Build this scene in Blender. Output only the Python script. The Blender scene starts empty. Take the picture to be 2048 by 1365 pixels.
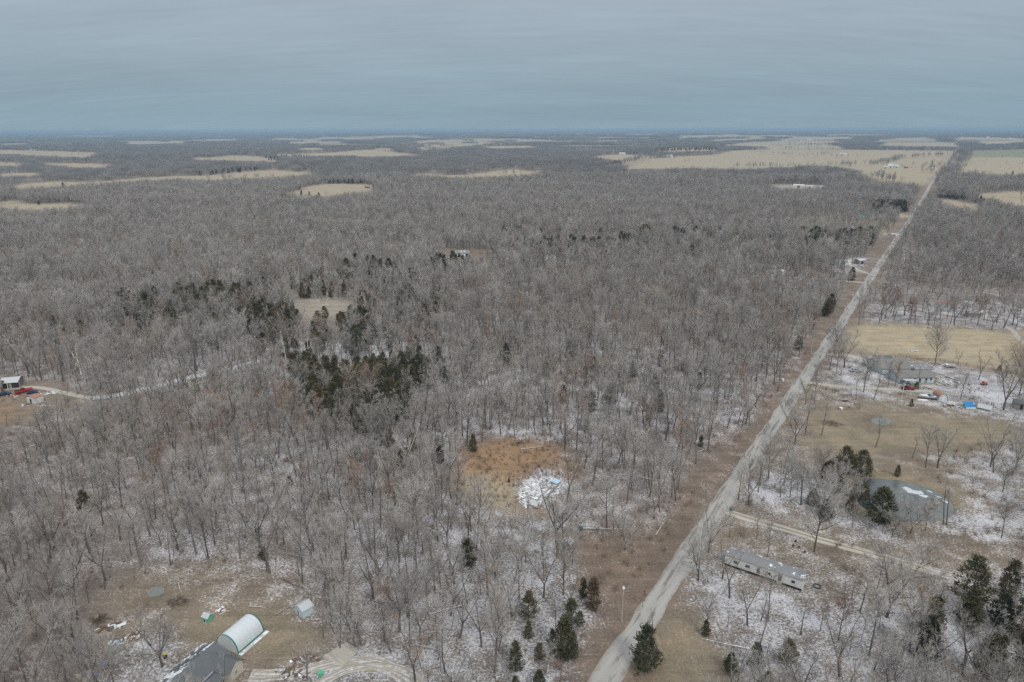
import bpy, math, random
import numpy as np
from mathutils import Vector, Matrix
random.seed(7)
RNG = np.random.default_rng(11)
SC = bpy.context.scene
COL = SC.collection

# ------------------------------------------------------------------ camera
FPX, PITCH, ROLL, CZ = 1366.0, math.radians(17.24), math.radians(0.2), 100.0
_r = np.array([1., 0, 0]); _u = np.array([0, math.sin(PITCH), math.cos(PITCH)]); CF = np.array([0, math.cos(PITCH), -math.sin(PITCH)])
CR = _r*math.cos(ROLL) - _u*math.sin(ROLL); CU = _u*math.cos(ROLL) + _r*math.sin(ROLL)
C0 = np.array([0, 0, CZ])
cd = bpy.data.cameras.new('camera'); cam = bpy.data.objects.new('camera', cd); COL.objects.link(cam)
cd.sensor_width = 36; cd.lens = 36*FPX/2048; cd.clip_end = 120000; cd.clip_start = 0.5
m = Matrix.Identity(4)
for i in range(3):
    m[i][0], m[i][1], m[i][2], m[i][3] = CR[i], CU[i], -CF[i], C0[i]
cam.matrix_world = m
SC.camera = cam

# ------------------------------------------------------------------ sun, sky, exposure
SUN_EL, SUN_AZ = math.radians(42), math.radians(155)     # azimuth clockwise from +Y; the sun stands high behind the camera, behind cloud
sd = bpy.data.lights.new('sun', 'SUN'); sun = bpy.data.objects.new('sun', sd); COL.objects.link(sun)
sd.energy = 1.0; sd.angle = math.radians(16); sd.color = (1, .965, .92)
sdir = Vector((math.sin(SUN_AZ)*math.cos(SUN_EL), math.cos(SUN_AZ)*math.cos(SUN_EL), math.sin(SUN_EL)))
sun.rotation_euler = sdir.to_track_quat('Z', 'Y').to_euler()
SC.view_settings.view_transform = 'Standard'; SC.view_settings.look = 'None'
SC.view_settings.exposure = 1.0; SC.view_settings.gamma = 1.0; SC.view_settings.use_curve_mapping = False
SC.cycles.max_bounces = 4; SC.cycles.diffuse_bounces = 2; SC.cycles.glossy_bounces = 2; SC.cycles.volume_bounces = 0
SC.cycles.transparent_max_bounces = 6; SC.cycles.caustics_reflective = False; SC.cycles.caustics_refractive = False
SC.cycles.use_denoising = False
wd = bpy.data.worlds.new('World'); SC.world = wd; wd.use_nodes = True
wn, wl = wd.node_tree.nodes, wd.node_tree.links
wn.clear()
def WN(t, **k):
    n = wn.new(t)
    for a, b in k.items(): setattr(n, a, b)
    return n
out = WN('ShaderNodeOutputWorld'); bg = WN('ShaderNodeBackground'); sky = WN('ShaderNodeTexSky', sky_type='NISHITA', sun_disc=False)
sky.sun_elevation = SUN_EL; sky.sun_rotation = SUN_AZ; sky.air_density = 1.0; sky.dust_density = 1.5
tc = WN('ShaderNodeTexCoord'); sep = WN('ShaderNodeSeparateXYZ'); wl.new(tc.outputs['Generated'], sep.inputs[0])
# a closed cloud sheet: dim and blue towards the horizon, several times brighter overhead as overcast skies are
ramp = WN('ShaderNodeValToRGB'); cr = ramp.color_ramp
SKYR = [(0.0, (.128, .178, .214)), (0.022, (.120, .172, .210)), (0.06, (.130, .176, .210)), (0.10, (.150, .190, .221)), (0.16, (.172, .207, .236)),
        (0.35, (.30, .33, .36)), (1.0, (.62, .64, .66))]
cr.elements[0].position, cr.elements[0].color = SKYR[0][0], (*SKYR[0][1], 1)
cr.elements[1].position, cr.elements[1].color = SKYR[-1][0], (*SKYR[-1][1], 1)
for p_, c_ in SKYR[1:-1]:
    e_ = cr.elements.new(p_); e_.color = (*c_, 1)
wl.new(sep.outputs[2], ramp.inputs[0])
def wmath(op, a, b=None):
    n = WN('ShaderNodeMath', operation=op)
    for i, v in enumerate((a, b)):
        if v is None: continue
        if isinstance(v, (int, float)): n.inputs[i].default_value = v
        else: wl.new(v, n.inputs[i])
    return n.outputs[0]
zc = wmath('ADD', wmath('MAXIMUM', sep.outputs[2], 0.0), 0.14)
px_ = wmath('DIVIDE', sep.outputs[0], zc); py_ = wmath('DIVIDE', sep.outputs[1], zc)
comb = WN('ShaderNodeCombineXYZ'); wl.new(px_, comb.inputs[0]); wl.new(py_, comb.inputs[1])
mp = WN('ShaderNodeMapping'); mp.inputs['Rotation'].default_value = (0, 0, math.radians(-10)); mp.inputs['Scale'].default_value = (.42, 1.25, 1)
wl.new(comb.outputs[0], mp.inputs[0])
n1 = WN('ShaderNodeTexNoise'); n1.inputs['Scale'].default_value = 1.0; n1.inputs['Detail'].default_value = 7; n1.inputs['Roughness'].default_value = .6; n1.inputs['Distortion'].default_value = .6
wl.new(mp.outputs[0], n1.inputs['Vector'])
mp2 = WN('ShaderNodeMapping'); mp2.inputs['Rotation'].default_value = (0, 0, math.radians(20)); mp2.inputs['Scale'].default_value = (2.6, 15, 1)
wl.new(comb.outputs[0], mp2.inputs[0])
n2 = WN('ShaderNodeTexNoise'); n2.inputs['Scale'].default_value = 1.0; n2.inputs['Detail'].default_value = 4
wl.new(mp2.outputs[0], n2.inputs['Vector'])
amp = wmath('ADD', wmath('MULTIPLY', wmath('SUBTRACT', n1.outputs[0], .5), .34), wmath('MULTIPLY', wmath('SUBTRACT', n2.outputs[0], .5), .2))
fac = wmath('ADD', amp, 1.0)
mulc = WN('ShaderNodeVectorMath', operation='SCALE'); wl.new(ramp.outputs[0], mulc.inputs[0]); wl.new(fac, mulc.inputs['Scale'])
sks = WN('ShaderNodeVectorMath', operation='SCALE'); wl.new(sky.outputs[0], sks.inputs[0]); sks.inputs['Scale'].default_value = 0.05
mixw = WN('ShaderNodeMix', data_type='RGBA'); mixw.inputs[0].default_value = .06
wl.new(mulc.outputs[0], mixw.inputs[6]); wl.new(sks.outputs[0], mixw.inputs[7])
wl.new(mixw.outputs[2], bg.inputs[0]); bg.inputs[1].default_value = 1.07
wl.new(bg.outputs[0], out.inputs[0])

# ------------------------------------------------------------------ numeric helpers
def sst(a, b, x):
    t = np.clip((x-a)/(b-a), 0, 1); return t*t*(3-2*t)
def _hash(ix, iy, s):
    h = (ix.astype(np.int64)*374761393 + iy.astype(np.int64)*668265263 + s*1442695041) & 0x7fffffff
    h = ((h ^ (h >> 13))*1274126177) & 0x7fffffff
    return ((h ^ (h >> 16)) & 0xffff)/65535.0
def vnoise(x, y, s=0):
    x = np.asarray(x, float); y = np.asarray(y, float)
    ix, iy = np.floor(x), np.floor(y); fx, fy = x-ix, y-iy
    fx = fx*fx*(3-2*fx); fy = fy*fy*(3-2*fy)
    a, b, c, d = _hash(ix, iy, s), _hash(ix+1, iy, s), _hash(ix, iy+1, s), _hash(ix+1, iy+1, s)
    return (a*(1-fx)+b*fx)*(1-fy) + (c*(1-fx)+d*fx)*fy
def fbm(x, y, s=0, o=3):
    v = 0; a = .5; t = 0
    for i in range(o):
        v = v+a*vnoise(x*2**i, y*2**i, s+i); t += a; a *= .5
    return v/t
def in_poly(u, v, poly):
    u = np.asarray(u, float); v = np.asarray(v, float); c = np.zeros(u.shape, bool); n = len(poly)
    for i in range(n):
        x1, y1 = poly[i]; x2, y2 = poly[(i+1) % n]
        if y1 == y2: continue
        k = ((y1 > v) != (y2 > v)) & (u < (x2-x1)*(v-y1)/(y2-y1)+x1)
        c ^= k
    return c
def seg_dist(x, y, pts, closed=False):
    d = np.full(np.shape(x), 1e9); n = len(pts)
    for i in range(n if closed else n-1):
        (x1, y1), (x2, y2) = pts[i], pts[(i+1) % n]
        L = (x2-x1)**2+(y2-y1)**2
        t = np.clip(((x-x1)*(x2-x1)+(y-y1)*(y2-y1))/L, 0, 1)
        d = np.minimum(d, np.hypot(x-x1-t*(x2-x1), y-y1-t*(y2-y1)))
    return d
def proj(P):
    """points of the place -> where the photograph shows them (2048 px wide)"""
    Q = np.asarray(P, float)-C0; z = Q@CF; z = np.where(z < 1e-3, 1e-3, z)
    return 1024+FPX*(Q@CR)/z, 682.5-FPX*(Q@CU)/z, z

POND = None; POND2 = None; POND3 = None
def h0(x, y):
    """large relief: flat by the camera, gently rolling farther out"""
    x = np.asarray(x, float); y = np.asarray(y, float)
    r = np.hypot(x, y)
    a = 1.6*sst(550, 1500, r)*(3.2*np.sin(x/260+1.3)*np.cos(y/410+.5)+2.6*np.sin(y/230+x/700)+2.0*np.sin(x/150-y/330))
    b = sst(3500, 9000, r)*(13*np.sin(x/1100+.4)*np.cos(y/1500+1)+9*np.sin(y/1900+x/3000+2))
    return a+b
def hz(x, y):
    z = h0(x, y)
    for pd, dep in ((POND, 1.3), (POND2, .8), (POND3, .8)):
        if pd is not None:
            k = np.hypot(np.asarray(x)-pd[0][0], np.asarray(y)-pd[0][1]) < 60
            if np.any(k):
                ins = in_poly(x, y, pd); d = seg_dist(np.asarray(x, float), np.asarray(y, float), pd, True)
                z = z-np.where(ins, dep*sst(0, 2.2, d), 0)
    return z
def G(u, v, z=0.0):
    """the ground point (or the point at height z above it) that the photograph shows at pixel u, v"""
    d = CF+CR*(u-1024)/FPX-CU*(v-682.5)/FPX
    t = 60.0; st = 60.0
    for i in range(4000):
        p = C0+d*t
        if p[2] <= float(h0(p[0], p[1]))+z: break
        t += max(2.0, t*.01)
    lo, hi = t-max(2.0, t*.011), t
    for i in range(30):
        mid = (lo+hi)/2; p = C0+d*mid
        if p[2] <= float(h0(p[0], p[1]))+z: hi = mid
        else: lo = mid
    return C0+d*hi
def top_height(base, v_top):
    """height of an upright thing on base whose top shows at row v_top"""
    lo, hi = 0., 60.
    for i in range(40):
        mid = (lo+hi)/2
        if proj(np.array([base+np.array([0, 0, mid])]))[1][0] > v_top: lo = mid
        else: hi = mid
    return lo
def world_poly(pp): return [tuple(G(u, v)[:2]) for u, v in pp]

POND_PX = [(1702, 955), (1722, 951), (1760, 953), (1800, 957), (1845, 966), (1880, 980), (1905, 997), (1917, 1015), (1912, 1032), (1890, 1042), (1850, 1043),
           (1800, 1046), (1770, 1040), (1750, 1030), (1728, 1018), (1712, 1008), (1705, 985)]
POND2_PX = [(1738, 838), (1760, 834), (1785, 838), (1787, 846), (1765, 851), (1745, 848)]
POND3_PX = [(286, 1186), (300, 1174), (325, 1169), (336, 1175), (330, 1186), (308, 1195), (292, 1195)]
def chaikin(P, n=2):
    for _ in range(n):
        Q = []
        for a, b in zip(P, P[1:]+P[:1]): Q += [(a[0]*.75+b[0]*.25, a[1]*.75+b[1]*.25), (a[0]*.25+b[0]*.75, a[1]*.25+b[1]*.75)]
        P = Q
    return P
POND_PX = chaikin(POND_PX, 1); POND2_PX = chaikin(POND2_PX); POND3_PX = chaikin(POND3_PX)
POND = world_poly(POND_PX); POND2 = world_poly(POND2_PX); POND3 = world_poly(POND3_PX)

# ------------------------------------------------------------------ what grows where (outlines as the photograph shows them)
TAN = (.365, .305, .205); FARTAN = (.345, .29, .205); BROWN = (.205, .165, .122); ORANGE = (.29, .185, .105); LITTER = (.195, .165, .142); GRN = (.20, .21, .13); DIRT = (.30, .26, .21)
OLIVE = (.245, .205, .14); RUST = (.185, .14, .105)
# outline, ground cover colour, snow 0..1, how many trees stand there 0..1
REG = [
 ([(1100, 1400), (1150, 1310), (1185, 1215), (1150, 1150), (1140, 1062), (1190, 1063), (1310, 1068), (1330, 1028), (1362, 990), (1372, 950), (1440, 895), (1500, 830),
   (1560, 762), (1600, 700), (1640, 655), (1672, 605), (1690, 566), (1722, 528), (1752, 488), (1780, 455), (1815, 425), (1834, 400), (1836, 378), (1848, 366), (1868, 350), (1885, 320), (1905, 302), (1925, 302),
   (1915, 330), (1895, 360), (1872, 392), (1850, 415), (1826, 440), (1808, 470), (1777, 520), (1751, 560), (1720, 610), (1690, 655), (1636, 745), (1590, 820), (1530, 900), (1460, 1010), (1390, 1120), (1330, 1250), (1265, 1400)], RUST, .24, .0301),
 ([(1265, 1400), (1330, 1250), (1390, 1120), (1460, 1010), (1530, 900), (1590, 820), (1640, 745), (1700, 660), (1720, 630), (2080, 630), (2080, 1140), (1900, 1180), (1700, 1200), (1560, 1230), (1430, 1290), (1420, 1400)], BROWN, .42, 0),
 ([(1420, 1400), (1400, 1290), (1480, 1235), (1600, 1215), (1700, 1235), (1800, 1230), (1900, 1180), (2080, 1130), (2080, 1400)], LITTER, .6, .62),
 ([(1370, 1180), (1450, 1160), (1600, 1210), (1720, 1200), (1800, 1230), (1640, 1260), (1470, 1300), (1410, 1280)], LITTER, .59, .16),
 ([(1365, 1130), (1400, 1080), (1440, 1130), (1450, 1160), (1400, 1240), (1370, 1190)], LITTER, .62, 0),
 ([(960+(u-960)*1.0+(u-1810)*.07, 1003+(v-1003)*1.16) for u, v in POND_PX], (.25, .20, .13), .12, 0),
 ([(1590, 960), (1640, 950), (1705, 1010), (1760, 1050), (1840, 1060), (1800, 1085), (1700, 1060), (1600, 1020), (1560, 990)], LITTER, .6, .4),
 ([(1770, 1048), (1900, 1045), (1925, 1010), (1960, 1000), (1950, 1055), (1820, 1075)], LITTER, .66, 0),
 ([(1855, 905), (2080, 885), (2080, 1110), (1990, 1100), (1930, 1050), (1950, 1000), (1880, 940)], BROWN, .66, .05),
 ([(1750, 930), (1830, 925), (1900, 945), (1860, 960), (1790, 945)], BROWN, .36, 0),
 ([(1500, 950), (1590, 930), (1620, 970), (1560, 1010), (1480, 1010)], LITTER, .58, .3),
 ([(1640, 712), (1700, 705), (1770, 712), (1800, 760), (1760, 770), (1740, 810), (1705, 800), (1690, 775), (1640, 768), (1645, 740)], LITTER, .55, 0),
 ([(1870, 725), (2048, 765), (2080, 850), (2000, 835), (1900, 815), (1850, 785), (1890, 755)], LITTER, .55, 0),
 ([(1810, 722), (1880, 724), (1935, 738), (1920, 760), (1880, 745)], LITTER, .58, 0),
 ([(1955, 770), (2020, 762), (2060, 775), (2000, 800), (1950, 795)], LITTER, .74, 0),
 ([(1720, 1068), (1765, 1066), (1775, 1078), (1740, 1080)], LITTER, .82, 0),
 ([(1870, 1138), (1925, 1142), (1928, 1160), (1880, 1152)], LITTER, .85, 0),
 ([(1655, 822), (1760, 815), (1960, 840), (2080, 865), (2080, 880), (1900, 900), (1750, 905), (1600, 890), (1600, 850)], OLIVE, .08, 0),
 ([(1265, 1400), (1310, 1290), (1360, 1200), (1400, 1240), (1440, 1290), (1450, 1400)], OLIVE, .08, 0),
 ([(1700, 645), (1850, 648), (2048, 665), (2080, 670), (2080, 752), (1990, 738), (1900, 722), (1800, 718), (1720, 706), (1695, 690)], TAN, .05, 0),
 ([(1740, 590), (2080, 590), (2080, 662), (1960, 660), (1850, 650), (1740, 645), (1720, 640)], LITTER, .59, .16),
 ([(1760, 560), (1850, 575), (2080, 575), (2080, 606), (1740, 606)], LITTER, .4, .25),
 ([(1795, 1058), (1880, 1070), (1950, 1088), (1992, 1104), (1986, 1113), (1940, 1100), (1870, 1082), (1795, 1068)], (.115, .085, .065), .05, 0),
 ([(1717, 842), (1745, 828), (1785, 826), (1805, 840), (1800, 856), (1760, 862), (1725, 858)], (.15, .12, .09), .2, 0),
 # the verge side of the far wood on the right of the road
 ([(1820, 450), (1845, 440), (1835, 500), (1810, 560), (1760, 600), (1745, 590), (1790, 520)], LITTER, .42, .35),
 # clearings in the big wood
 ([(930, 905), (960, 885), (1040, 876), (1098, 880), (1118, 905), (1140, 945), (1138, 1000), (1120, 1030), (1070, 1035), (990, 1018), (930, 985), (912, 955), (920, 925)], ORANGE, .06, 0),
 ([(930, 965), (1010, 955), (1030, 1000), (1050, 1030), (990, 1018), (930, 985)], TAN, .08, 0),
 ([(1118, 905), (1200, 930), (1260, 1000), (1300, 1060), (1200, 1060), (1120, 1040), (1100, 1000), (1140, 950)], LITTER, .45, .22),
 ([(1020, 975), (1060, 950), (1100, 935), (1128, 950), (1122, 985), (1100, 1020), (1070, 1018), (1035, 1000)], LITTER, .8, 0),
 ([(170, 1215), (260, 1150), (340, 1140), (390, 1115), (470, 1120), (560, 1150), (600, 1180), (640, 1190), (655, 1250), (640, 1290), (690, 1320), (800, 1320), (845, 1400), (180, 1400), (190, 1310), (215, 1270), (165, 1250)], BROWN, .36, .10),
 ([(340, 1230), (430, 1240), (480, 1240), (600, 1225), (640, 1300), (560, 1340), (490, 1330), (400, 1280)], OLIVE, .12, 0),
 ([(262, 1188), (285, 1168), (330, 1158), (358, 1172), (350, 1196), (310, 1212), (275, 1206)], (.15, .12, .085), .06, 0),
 ([(250, 1290), (330, 1270), (380, 1320), (330, 1400), (200, 1400), (215, 1330)], LITTER, .62, .06),
 ([(585, 1195), (630, 1198), (650, 1240), (600, 1255), (580, 1235)], LITTER, .62, 0),
 ([(500, 1340), (600, 1345), (650, 1300), (700, 1310), (820, 1330), (840, 1400), (480, 1400)], LITTER, .62, 0),
 ([(575, 606), (590, 601), (640, 597), (700, 604), (712, 612), (695, 630), (660, 642), (612, 640), (590, 622)], DIRT, .14, 0),
 ([(895, 505), (915, 500), (990, 505), (985, 520), (930, 522), (880, 516)], RUST, .05, 0),
 ([(762, 490), (830, 488), (895, 505), (880, 516), (820, 512), (765, 502)], LITTER, .6, .35),
 ([(-20, 762), (60, 762), (115, 772), (160, 790), (200, 800), (170, 808), (110, 806), (100, 822), (70, 838), (-20, 850)], BROWN, .18, 0),
 ([(-20, 800), (30, 810), (45, 830), (-20, 850)], ORANGE, .05, 0),
 ([(1495, 548), (1560, 540), (1620, 546), (1690, 545), (1688, 568), (1600, 578), (1500, 574)], LITTER, .45, .42),
 ([(1660, 520), (1740, 512), (1722, 548), (1690, 565), (1660, 548)], LITTER, .55, .25),
 ([(1565, 440), (1650, 430), (1740, 440), (1800, 445), (1790, 470), (1700, 475), (1570, 462)], OLIVE, .18, .35),
 ([(1535, 372), (1560, 369), (1640, 370), (1660, 376), (1560, 380)], DIRT, .3, 0),
 ([(1740, 428), (1825, 425), (1820, 436), (1745, 436)], TAN, .2, .1),
 # open fields farther out
 ([(20, 372), (120, 361), (160, 366), (317, 354), (425, 351), (512, 342), (562, 340), (590, 345), (632, 344), (618, 351), (560, 354), (512, 356), (425, 363), (350, 361), (275, 364), (175, 371), (32, 380)], TAN, .02, 0),
 ([(-10, 406), (30, 400), (45, 408), (75, 409), (130, 406), (185, 411), (140, 419), (60, 424), (-10, 418)], TAN, .02, 0),
 ([(-10, 300), (80, 302), (150, 304), (205, 306), (170, 316), (100, 313), (-10, 309)], TAN, .05, 0),
 ([(-10, 324), (30, 325), (55, 331), (-10, 333)], TAN, .02, 0), ([(60, 325), (110, 328), (170, 327), (225, 331), (205, 336), (150, 336), (95, 330)], TAN, .02, 0),
 ([(-10, 348), (60, 346), (105, 347), (60, 352), (-10, 354)], TAN, .15, 0),
 ([(375, 317), (430, 315), (470, 311), (512, 313), (560, 318), (555, 325), (512, 323), (440, 322), (395, 321)], TAN, .02, 0),
 ([(540, 310), (590, 308), (640, 307), (690, 303), (740, 300), (765, 296), (790, 298), (770, 303), (800, 306), (850, 311), (740, 315), (690, 312), (640, 313), (590, 315)], TAN, .02, 0),
 ([(590, 297), (640, 296), (650, 300), (600, 300)], TAN, .02, 0),
 ([(800, 285), (850, 281), (900, 278), (960, 277), (1024, 278), (1100, 280), (1120, 285), (1024, 290), (970, 291), (930, 297), (890, 303), (840, 306), (820, 300), (845, 293), (800, 290)], TAN, .02, .05),
 ([(565, 390), (590, 383), (620, 372), (650, 368), (700, 368), (748, 370), (750, 378), (740, 385), (690, 390), (660, 398), (600, 395)], TAN, .02, 0),
 ([(810, 346), (850, 348), (900, 351), (940, 349), (990, 342), (1024, 339), (1060, 341), (1090, 347), (1040, 352), (960, 355), (900, 357), (830, 351)], TAN, .02, 0),
 ([(1250, 338), (1275, 326), (1300, 319), (1360, 313), (1430, 310), (1460, 302), (1536, 299), (1700, 300), (1912, 302), (1905, 320), (1885, 340), (1866, 362), (1850, 374), (1835, 371), (1800, 367), (1765, 365), (1735, 356), (1712, 342), (1680, 335), (1620, 332), (1560, 336), (1480, 338), (1400, 337), (1320, 338)], TAN, .02, 0),
 ([(1180, 313), (1240, 309), (1310, 313), (1290, 319), (1265, 326), (1245, 331), (1235, 322)], TAN, .05, 0),
 ([(640, 288), (790, 290), (800, 294), (660, 293)], TAN, .02, .03), ([(1100, 292), (1290, 290), (1300, 295), (1120, 297)], TAN, .02, .05), ([(1440, 290), (1545, 288), (1540, 297), (1450, 296)], TAN, .02, .05),
 ([(1095, 303), (1180, 299), (1260, 301), (1240, 306), (1130, 307)], TAN, .02, .1),
 ([(1300, 300), (1360, 296), (1440, 296), (1435, 302), (1320, 304)], TAN, .02, 0),
 ([(1460, 288), (1536, 283), (1600, 282), (1700, 283), (1670, 291), (1690, 298), (1536, 299), (1480, 297)], TAN, .02, .04),
 ([(1745, 290), (1800, 285), (1930, 286), (1920, 294), (1800, 293)], TAN, .02, 0),
 ([(1560, 292), (1680, 293), (1690, 297), (1560, 297)], TAN, .02, .0),
 ([(1940, 302), (2080, 299), (2080, 315), (1932, 315)], GRN, 0, 0), ([(1932, 315), (2080, 315), (2080, 350), (1990, 352), (1920, 346), (1908, 345)], TAN, .02, 0),
 ([(1905, 372), (1960, 372), (1970, 380), (1910, 384)], TAN, .3, .2), ([(1955, 388), (2010, 384), (2080, 383), (2080, 420), (2010, 412), (1990, 402), (1960, 398)], TAN, .03, 0),
 ([(1868, 398), (1915, 400), (1960, 413), (1958, 426), (1915, 417), (1880, 408)], TAN, .02, 0),
 ([(1536, 278), (1700, 276), (1720, 279), (1560, 281)], TAN, .02, 0), ([(560, 284), (680, 283), (700, 286), (580, 288)], TAN, .02, 0), ([(240, 286), (360, 284), (380, 287), (260, 290)], TAN, .02, 0), ([(-10, 288), (60, 287), (70, 290), (-10, 291)], TAN, .02, 0), ([(1640, 270), (1760, 269), (1780, 271), (1650, 272)], TAN, .02, 0), ([(960, 293), (1060, 292), (1080, 296), (980, 298)], TAN, .02, 0), ([(1740, 280), (1880, 279), (1890, 282), (1760, 283)], TAN, .02, 0),
 ([(1410, 281), (1536, 275), (1536, 279), (1430, 284)], TAN, .02, 0), ([(1900, 277), (1990, 275), (2060, 278), (2060, 280), (1900, 281)], TAN, .02, 0), ([(1940, 283), (2060, 281), (2060, 287), (1950, 289)], TAN, .02, 0),
 ([(680, 279), (720, 278), (760, 279), (700, 281)], TAN, .02, 0), ([(1130, 276), (1200, 275), (1350, 276), (1430, 275), (1420, 278), (1200, 279)], TAN, .02, .1),
 ([(1060, 283), (1160, 281), (1310, 280), (1300, 285), (1100, 287)], TAN, .02, .1), ([(1240, 269), (1300, 268), (1330, 270), (1250, 271)], TAN, .02, 0),
]
def region_eval(P, jit=2.0, want='all'):
    """ground cover and tree share for points of the place"""
    x, y = P[:, 0], P[:, 1]
    r = np.hypot(x, y)
    js = jit*np.minimum(1+r/260, 16)
    jx = (fbm(x/7, y/7, 3)-.5)*js*2.2; jy = (fbm(x/7, y/7, 9)-.5)*js*2.2
    u, v, z = proj(np.stack([x+jx, y+jy, P[:, 2]], 1))
    n = len(x)
    tint = np.tile(np.array(LITTER), (n, 1)); snow = np.full(n, .505); dens = np.ones(n)
    snow = snow+(fbm(x/60, y/60, 21)-.5)*.55 + -.26*sst(300, 420, r)
    snow -= .25*sst(-60, -160, x)*sst(260, 160, r)
    t2 = np.array(RUST); k = sst(.5, .72, fbm(x/45, y/45, 31))[:, None]; tint = tint*(1-k*.6)+t2*k*.6
    front = z > 5
    # beyond about 4 km a loose mosaic of fields nobody could outline
    mos = (fbm(x/1500, y/1500, 51) > .60) & (r > 5200) & (np.abs(x) < y*1.2)
    tint[mos] = FARTAN; snow[mos] = .02; dens[mos] = 0
    for poly, c, s, d in REG:
        if c == TAN and sum(p[1] for p in poly)/len(poly) < 460: c = FARTAN
        us = [p[0] for p in poly]; vs = [p[1] for p in poly]
        cand = np.where(front & (u > min(us)) & (u < max(us)) & (v > min(vs)) & (v < max(vs)))[0]
        if not len(cand): continue
        ok = cand[in_poly(u[cand], v[cand], poly)]
        tint[ok] = c; snow[ok] = s; dens[ok] = d
    return tint, snow, dens

# ------------------------------------------------------------------ materials
MATS = {}
class NT:
    def __init__(s, name):
        s.m = bpy.data.materials.new(name); s.m.use_nodes = True; s.n = s.m.node_tree.nodes; s.l = s.m.node_tree.links
        s.b = s.n['Principled BSDF']; s.b.inputs['Roughness'].default_value = .85; s.b.inputs['Specular IOR Level'].default_value = .25
        s.pos = None
    def set(s, sock, v):
        if v is None: return
        if isinstance(v, (int, float)): sock.default_value = v
        elif isinstance(v, tuple): sock.default_value = v if len(v) == len(sock.default_value) else (*v, 1)
        else: s.l.new(v, sock)
    def math(s, op, a, b=None, c=None, clamp=False):
        n = s.n.new('ShaderNodeMath'); n.operation = op; n.use_clamp = clamp
        for i, v in enumerate((a, b, c)): s.set(n.inputs[i], v)
        return n.outputs[0]
    def mix(s, f, a, b, mode='MIX'):
        n = s.n.new('ShaderNodeMix'); n.data_type = 'RGBA'; n.blend_type = mode
        s.set(n.inputs[0], f); s.set(n.inputs[6], a); s.set(n.inputs[7], b); return n.outputs[2]
    def noise(s, scale, detail=3, vec=None, rough=.55, dist=0., stretch=None):
        n = s.n.new('ShaderNodeTexNoise'); n.inputs['Scale'].default_value = scale; n.inputs['Detail'].default_value = detail
        n.inputs['Roughness'].default_value = rough; n.inputs['Distortion'].default_value = dist
        if vec is None:
            g = s.n.new('ShaderNodeNewGeometry'); vec = g.outputs['Position']
        if stretch:
            mp = s.n.new('ShaderNodeMapping'); mp.inputs['Scale'].default_value = stretch; s.l.new(vec, mp.inputs[0]); vec = mp.outputs[0]
        s.l.new(vec, n.inputs['Vector']); return n.outputs[0]
    def attr(s, name, out='Fac'):
        n = s.n.new('ShaderNodeAttribute'); n.attribute_name = name; return n.outputs[out]
    def ramp(s, v, lo, hi):
        n = s.n.new('ShaderNodeMapRange'); s.set(n.inputs[0], v); n.inputs[1].default_value = lo; n.inputs[2].default_value = hi; return n.outputs[0]
    def rand(s):
        n = s.n.new('ShaderNodeObjectInfo'); return n.outputs['Random']
    def obj(s):
        n = s.n.new('ShaderNodeTexCoord'); return n.outputs['Object']
    def scale(s, c, f):
        n = s.n.new('ShaderNodeVectorMath'); n.operation = 'SCALE'; s.set(n.inputs[0], c); s.set(n.inputs['Scale'], f); return n.outputs[0]
    def base(s, c): s.set(s.b.inputs['Base Color'], c)
    def bump(s, h, st=.4, d=.1):
        n = s.n.new('ShaderNodeBump'); n.inputs['Strength'].default_value = st; n.inputs['Distance'].default_value = d
        s.set(n.inputs['Height'], h); s.l.new(n.outputs[0], s.b.inputs['Normal'])
def simple(name, c, var=.25, scale=1.5, rough=.8, snow=0., metal=0., streak=None):
    t = NT(name); o = t.obj()
    n = t.noise(scale, 5, o, .6, stretch=streak)
    col = t.scale(c, t.math('ADD', t.math('MULTIPLY', t.math('SUBTRACT', n, .5), var*2), 1.0))
    if snow > 0:
        g = t.n.new('ShaderNodeNewGeometry'); sp = t.n.new('ShaderNodeSeparateXYZ'); t.l.new(g.outputs['Normal'], sp.inputs[0])
        k = t.ramp(t.math('ADD', t.noise(.55, 6, None, .65), snow-.5), .5, .55)
        k = t.math('MULTIPLY', k, t.ramp(sp.outputs[2], .3, .6))
        col = t.mix(k, col, (.72, .75, .79))
    t.base(col); t.b.inputs['Roughness'].default_value = rough; t.b.inputs['Metallic'].default_value = metal
    MATS[name] = t.m; return t.m
# ground: cover colour and snow cover lie in the sheet as attributes
g = NT('ground_cover')
tint = g.attr('tint', 'Color'); sn = g.attr('snow')
fine_ = g.noise(1.7, 5, None, .85); fine = g.math('ADD', g.math('MULTIPLY', g.math('SUBTRACT', fine_, .5), 1.9), .5); mid = g.noise(.16, 4, None, .6); big = g.noise(.018, 3, None, .5)
streak = g.noise(1.0, 4, None, .6, stretch=(.035, .45, .1)); speck = g.noise(4.5, 3, None, .85)
f = g.math('ADD', g.math('MULTIPLY', fine, .95), g.math('ADD', g.math('MULTIPLY', mid, .85), g.math('MULTIPLY', streak, .8)))
c1 = g.scale(tint, g.math('SUBTRACT', f, .37))
warm = g.mix(g.ramp(speck, .52, .66), c1, g.mix(.5, c1, (.13, .10, .085)))
warm = g.mix(g.math('MULTIPLY', g.ramp(mid, .52, .68), .45), warm, g.mix(.35, warm, (.30, .16, .09)))
sn2 = g.math('ADD', sn, g.math('ADD', g.math('MULTIPLY', g.math('SUBTRACT', big, .5), .5), g.math('MULTIPLY', g.math('SUBTRACT', mid, .5), .42)))
nc = g.math('ADD', g.math('MULTIPLY', fine, .55), g.math('ADD', g.math('MULTIPLY', mid, .27), g.math('MULTIPLY', speck, .18)))
thr = g.math('SUBTRACT', .715, g.math('MULTIPLY', sn2, .46))
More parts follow.
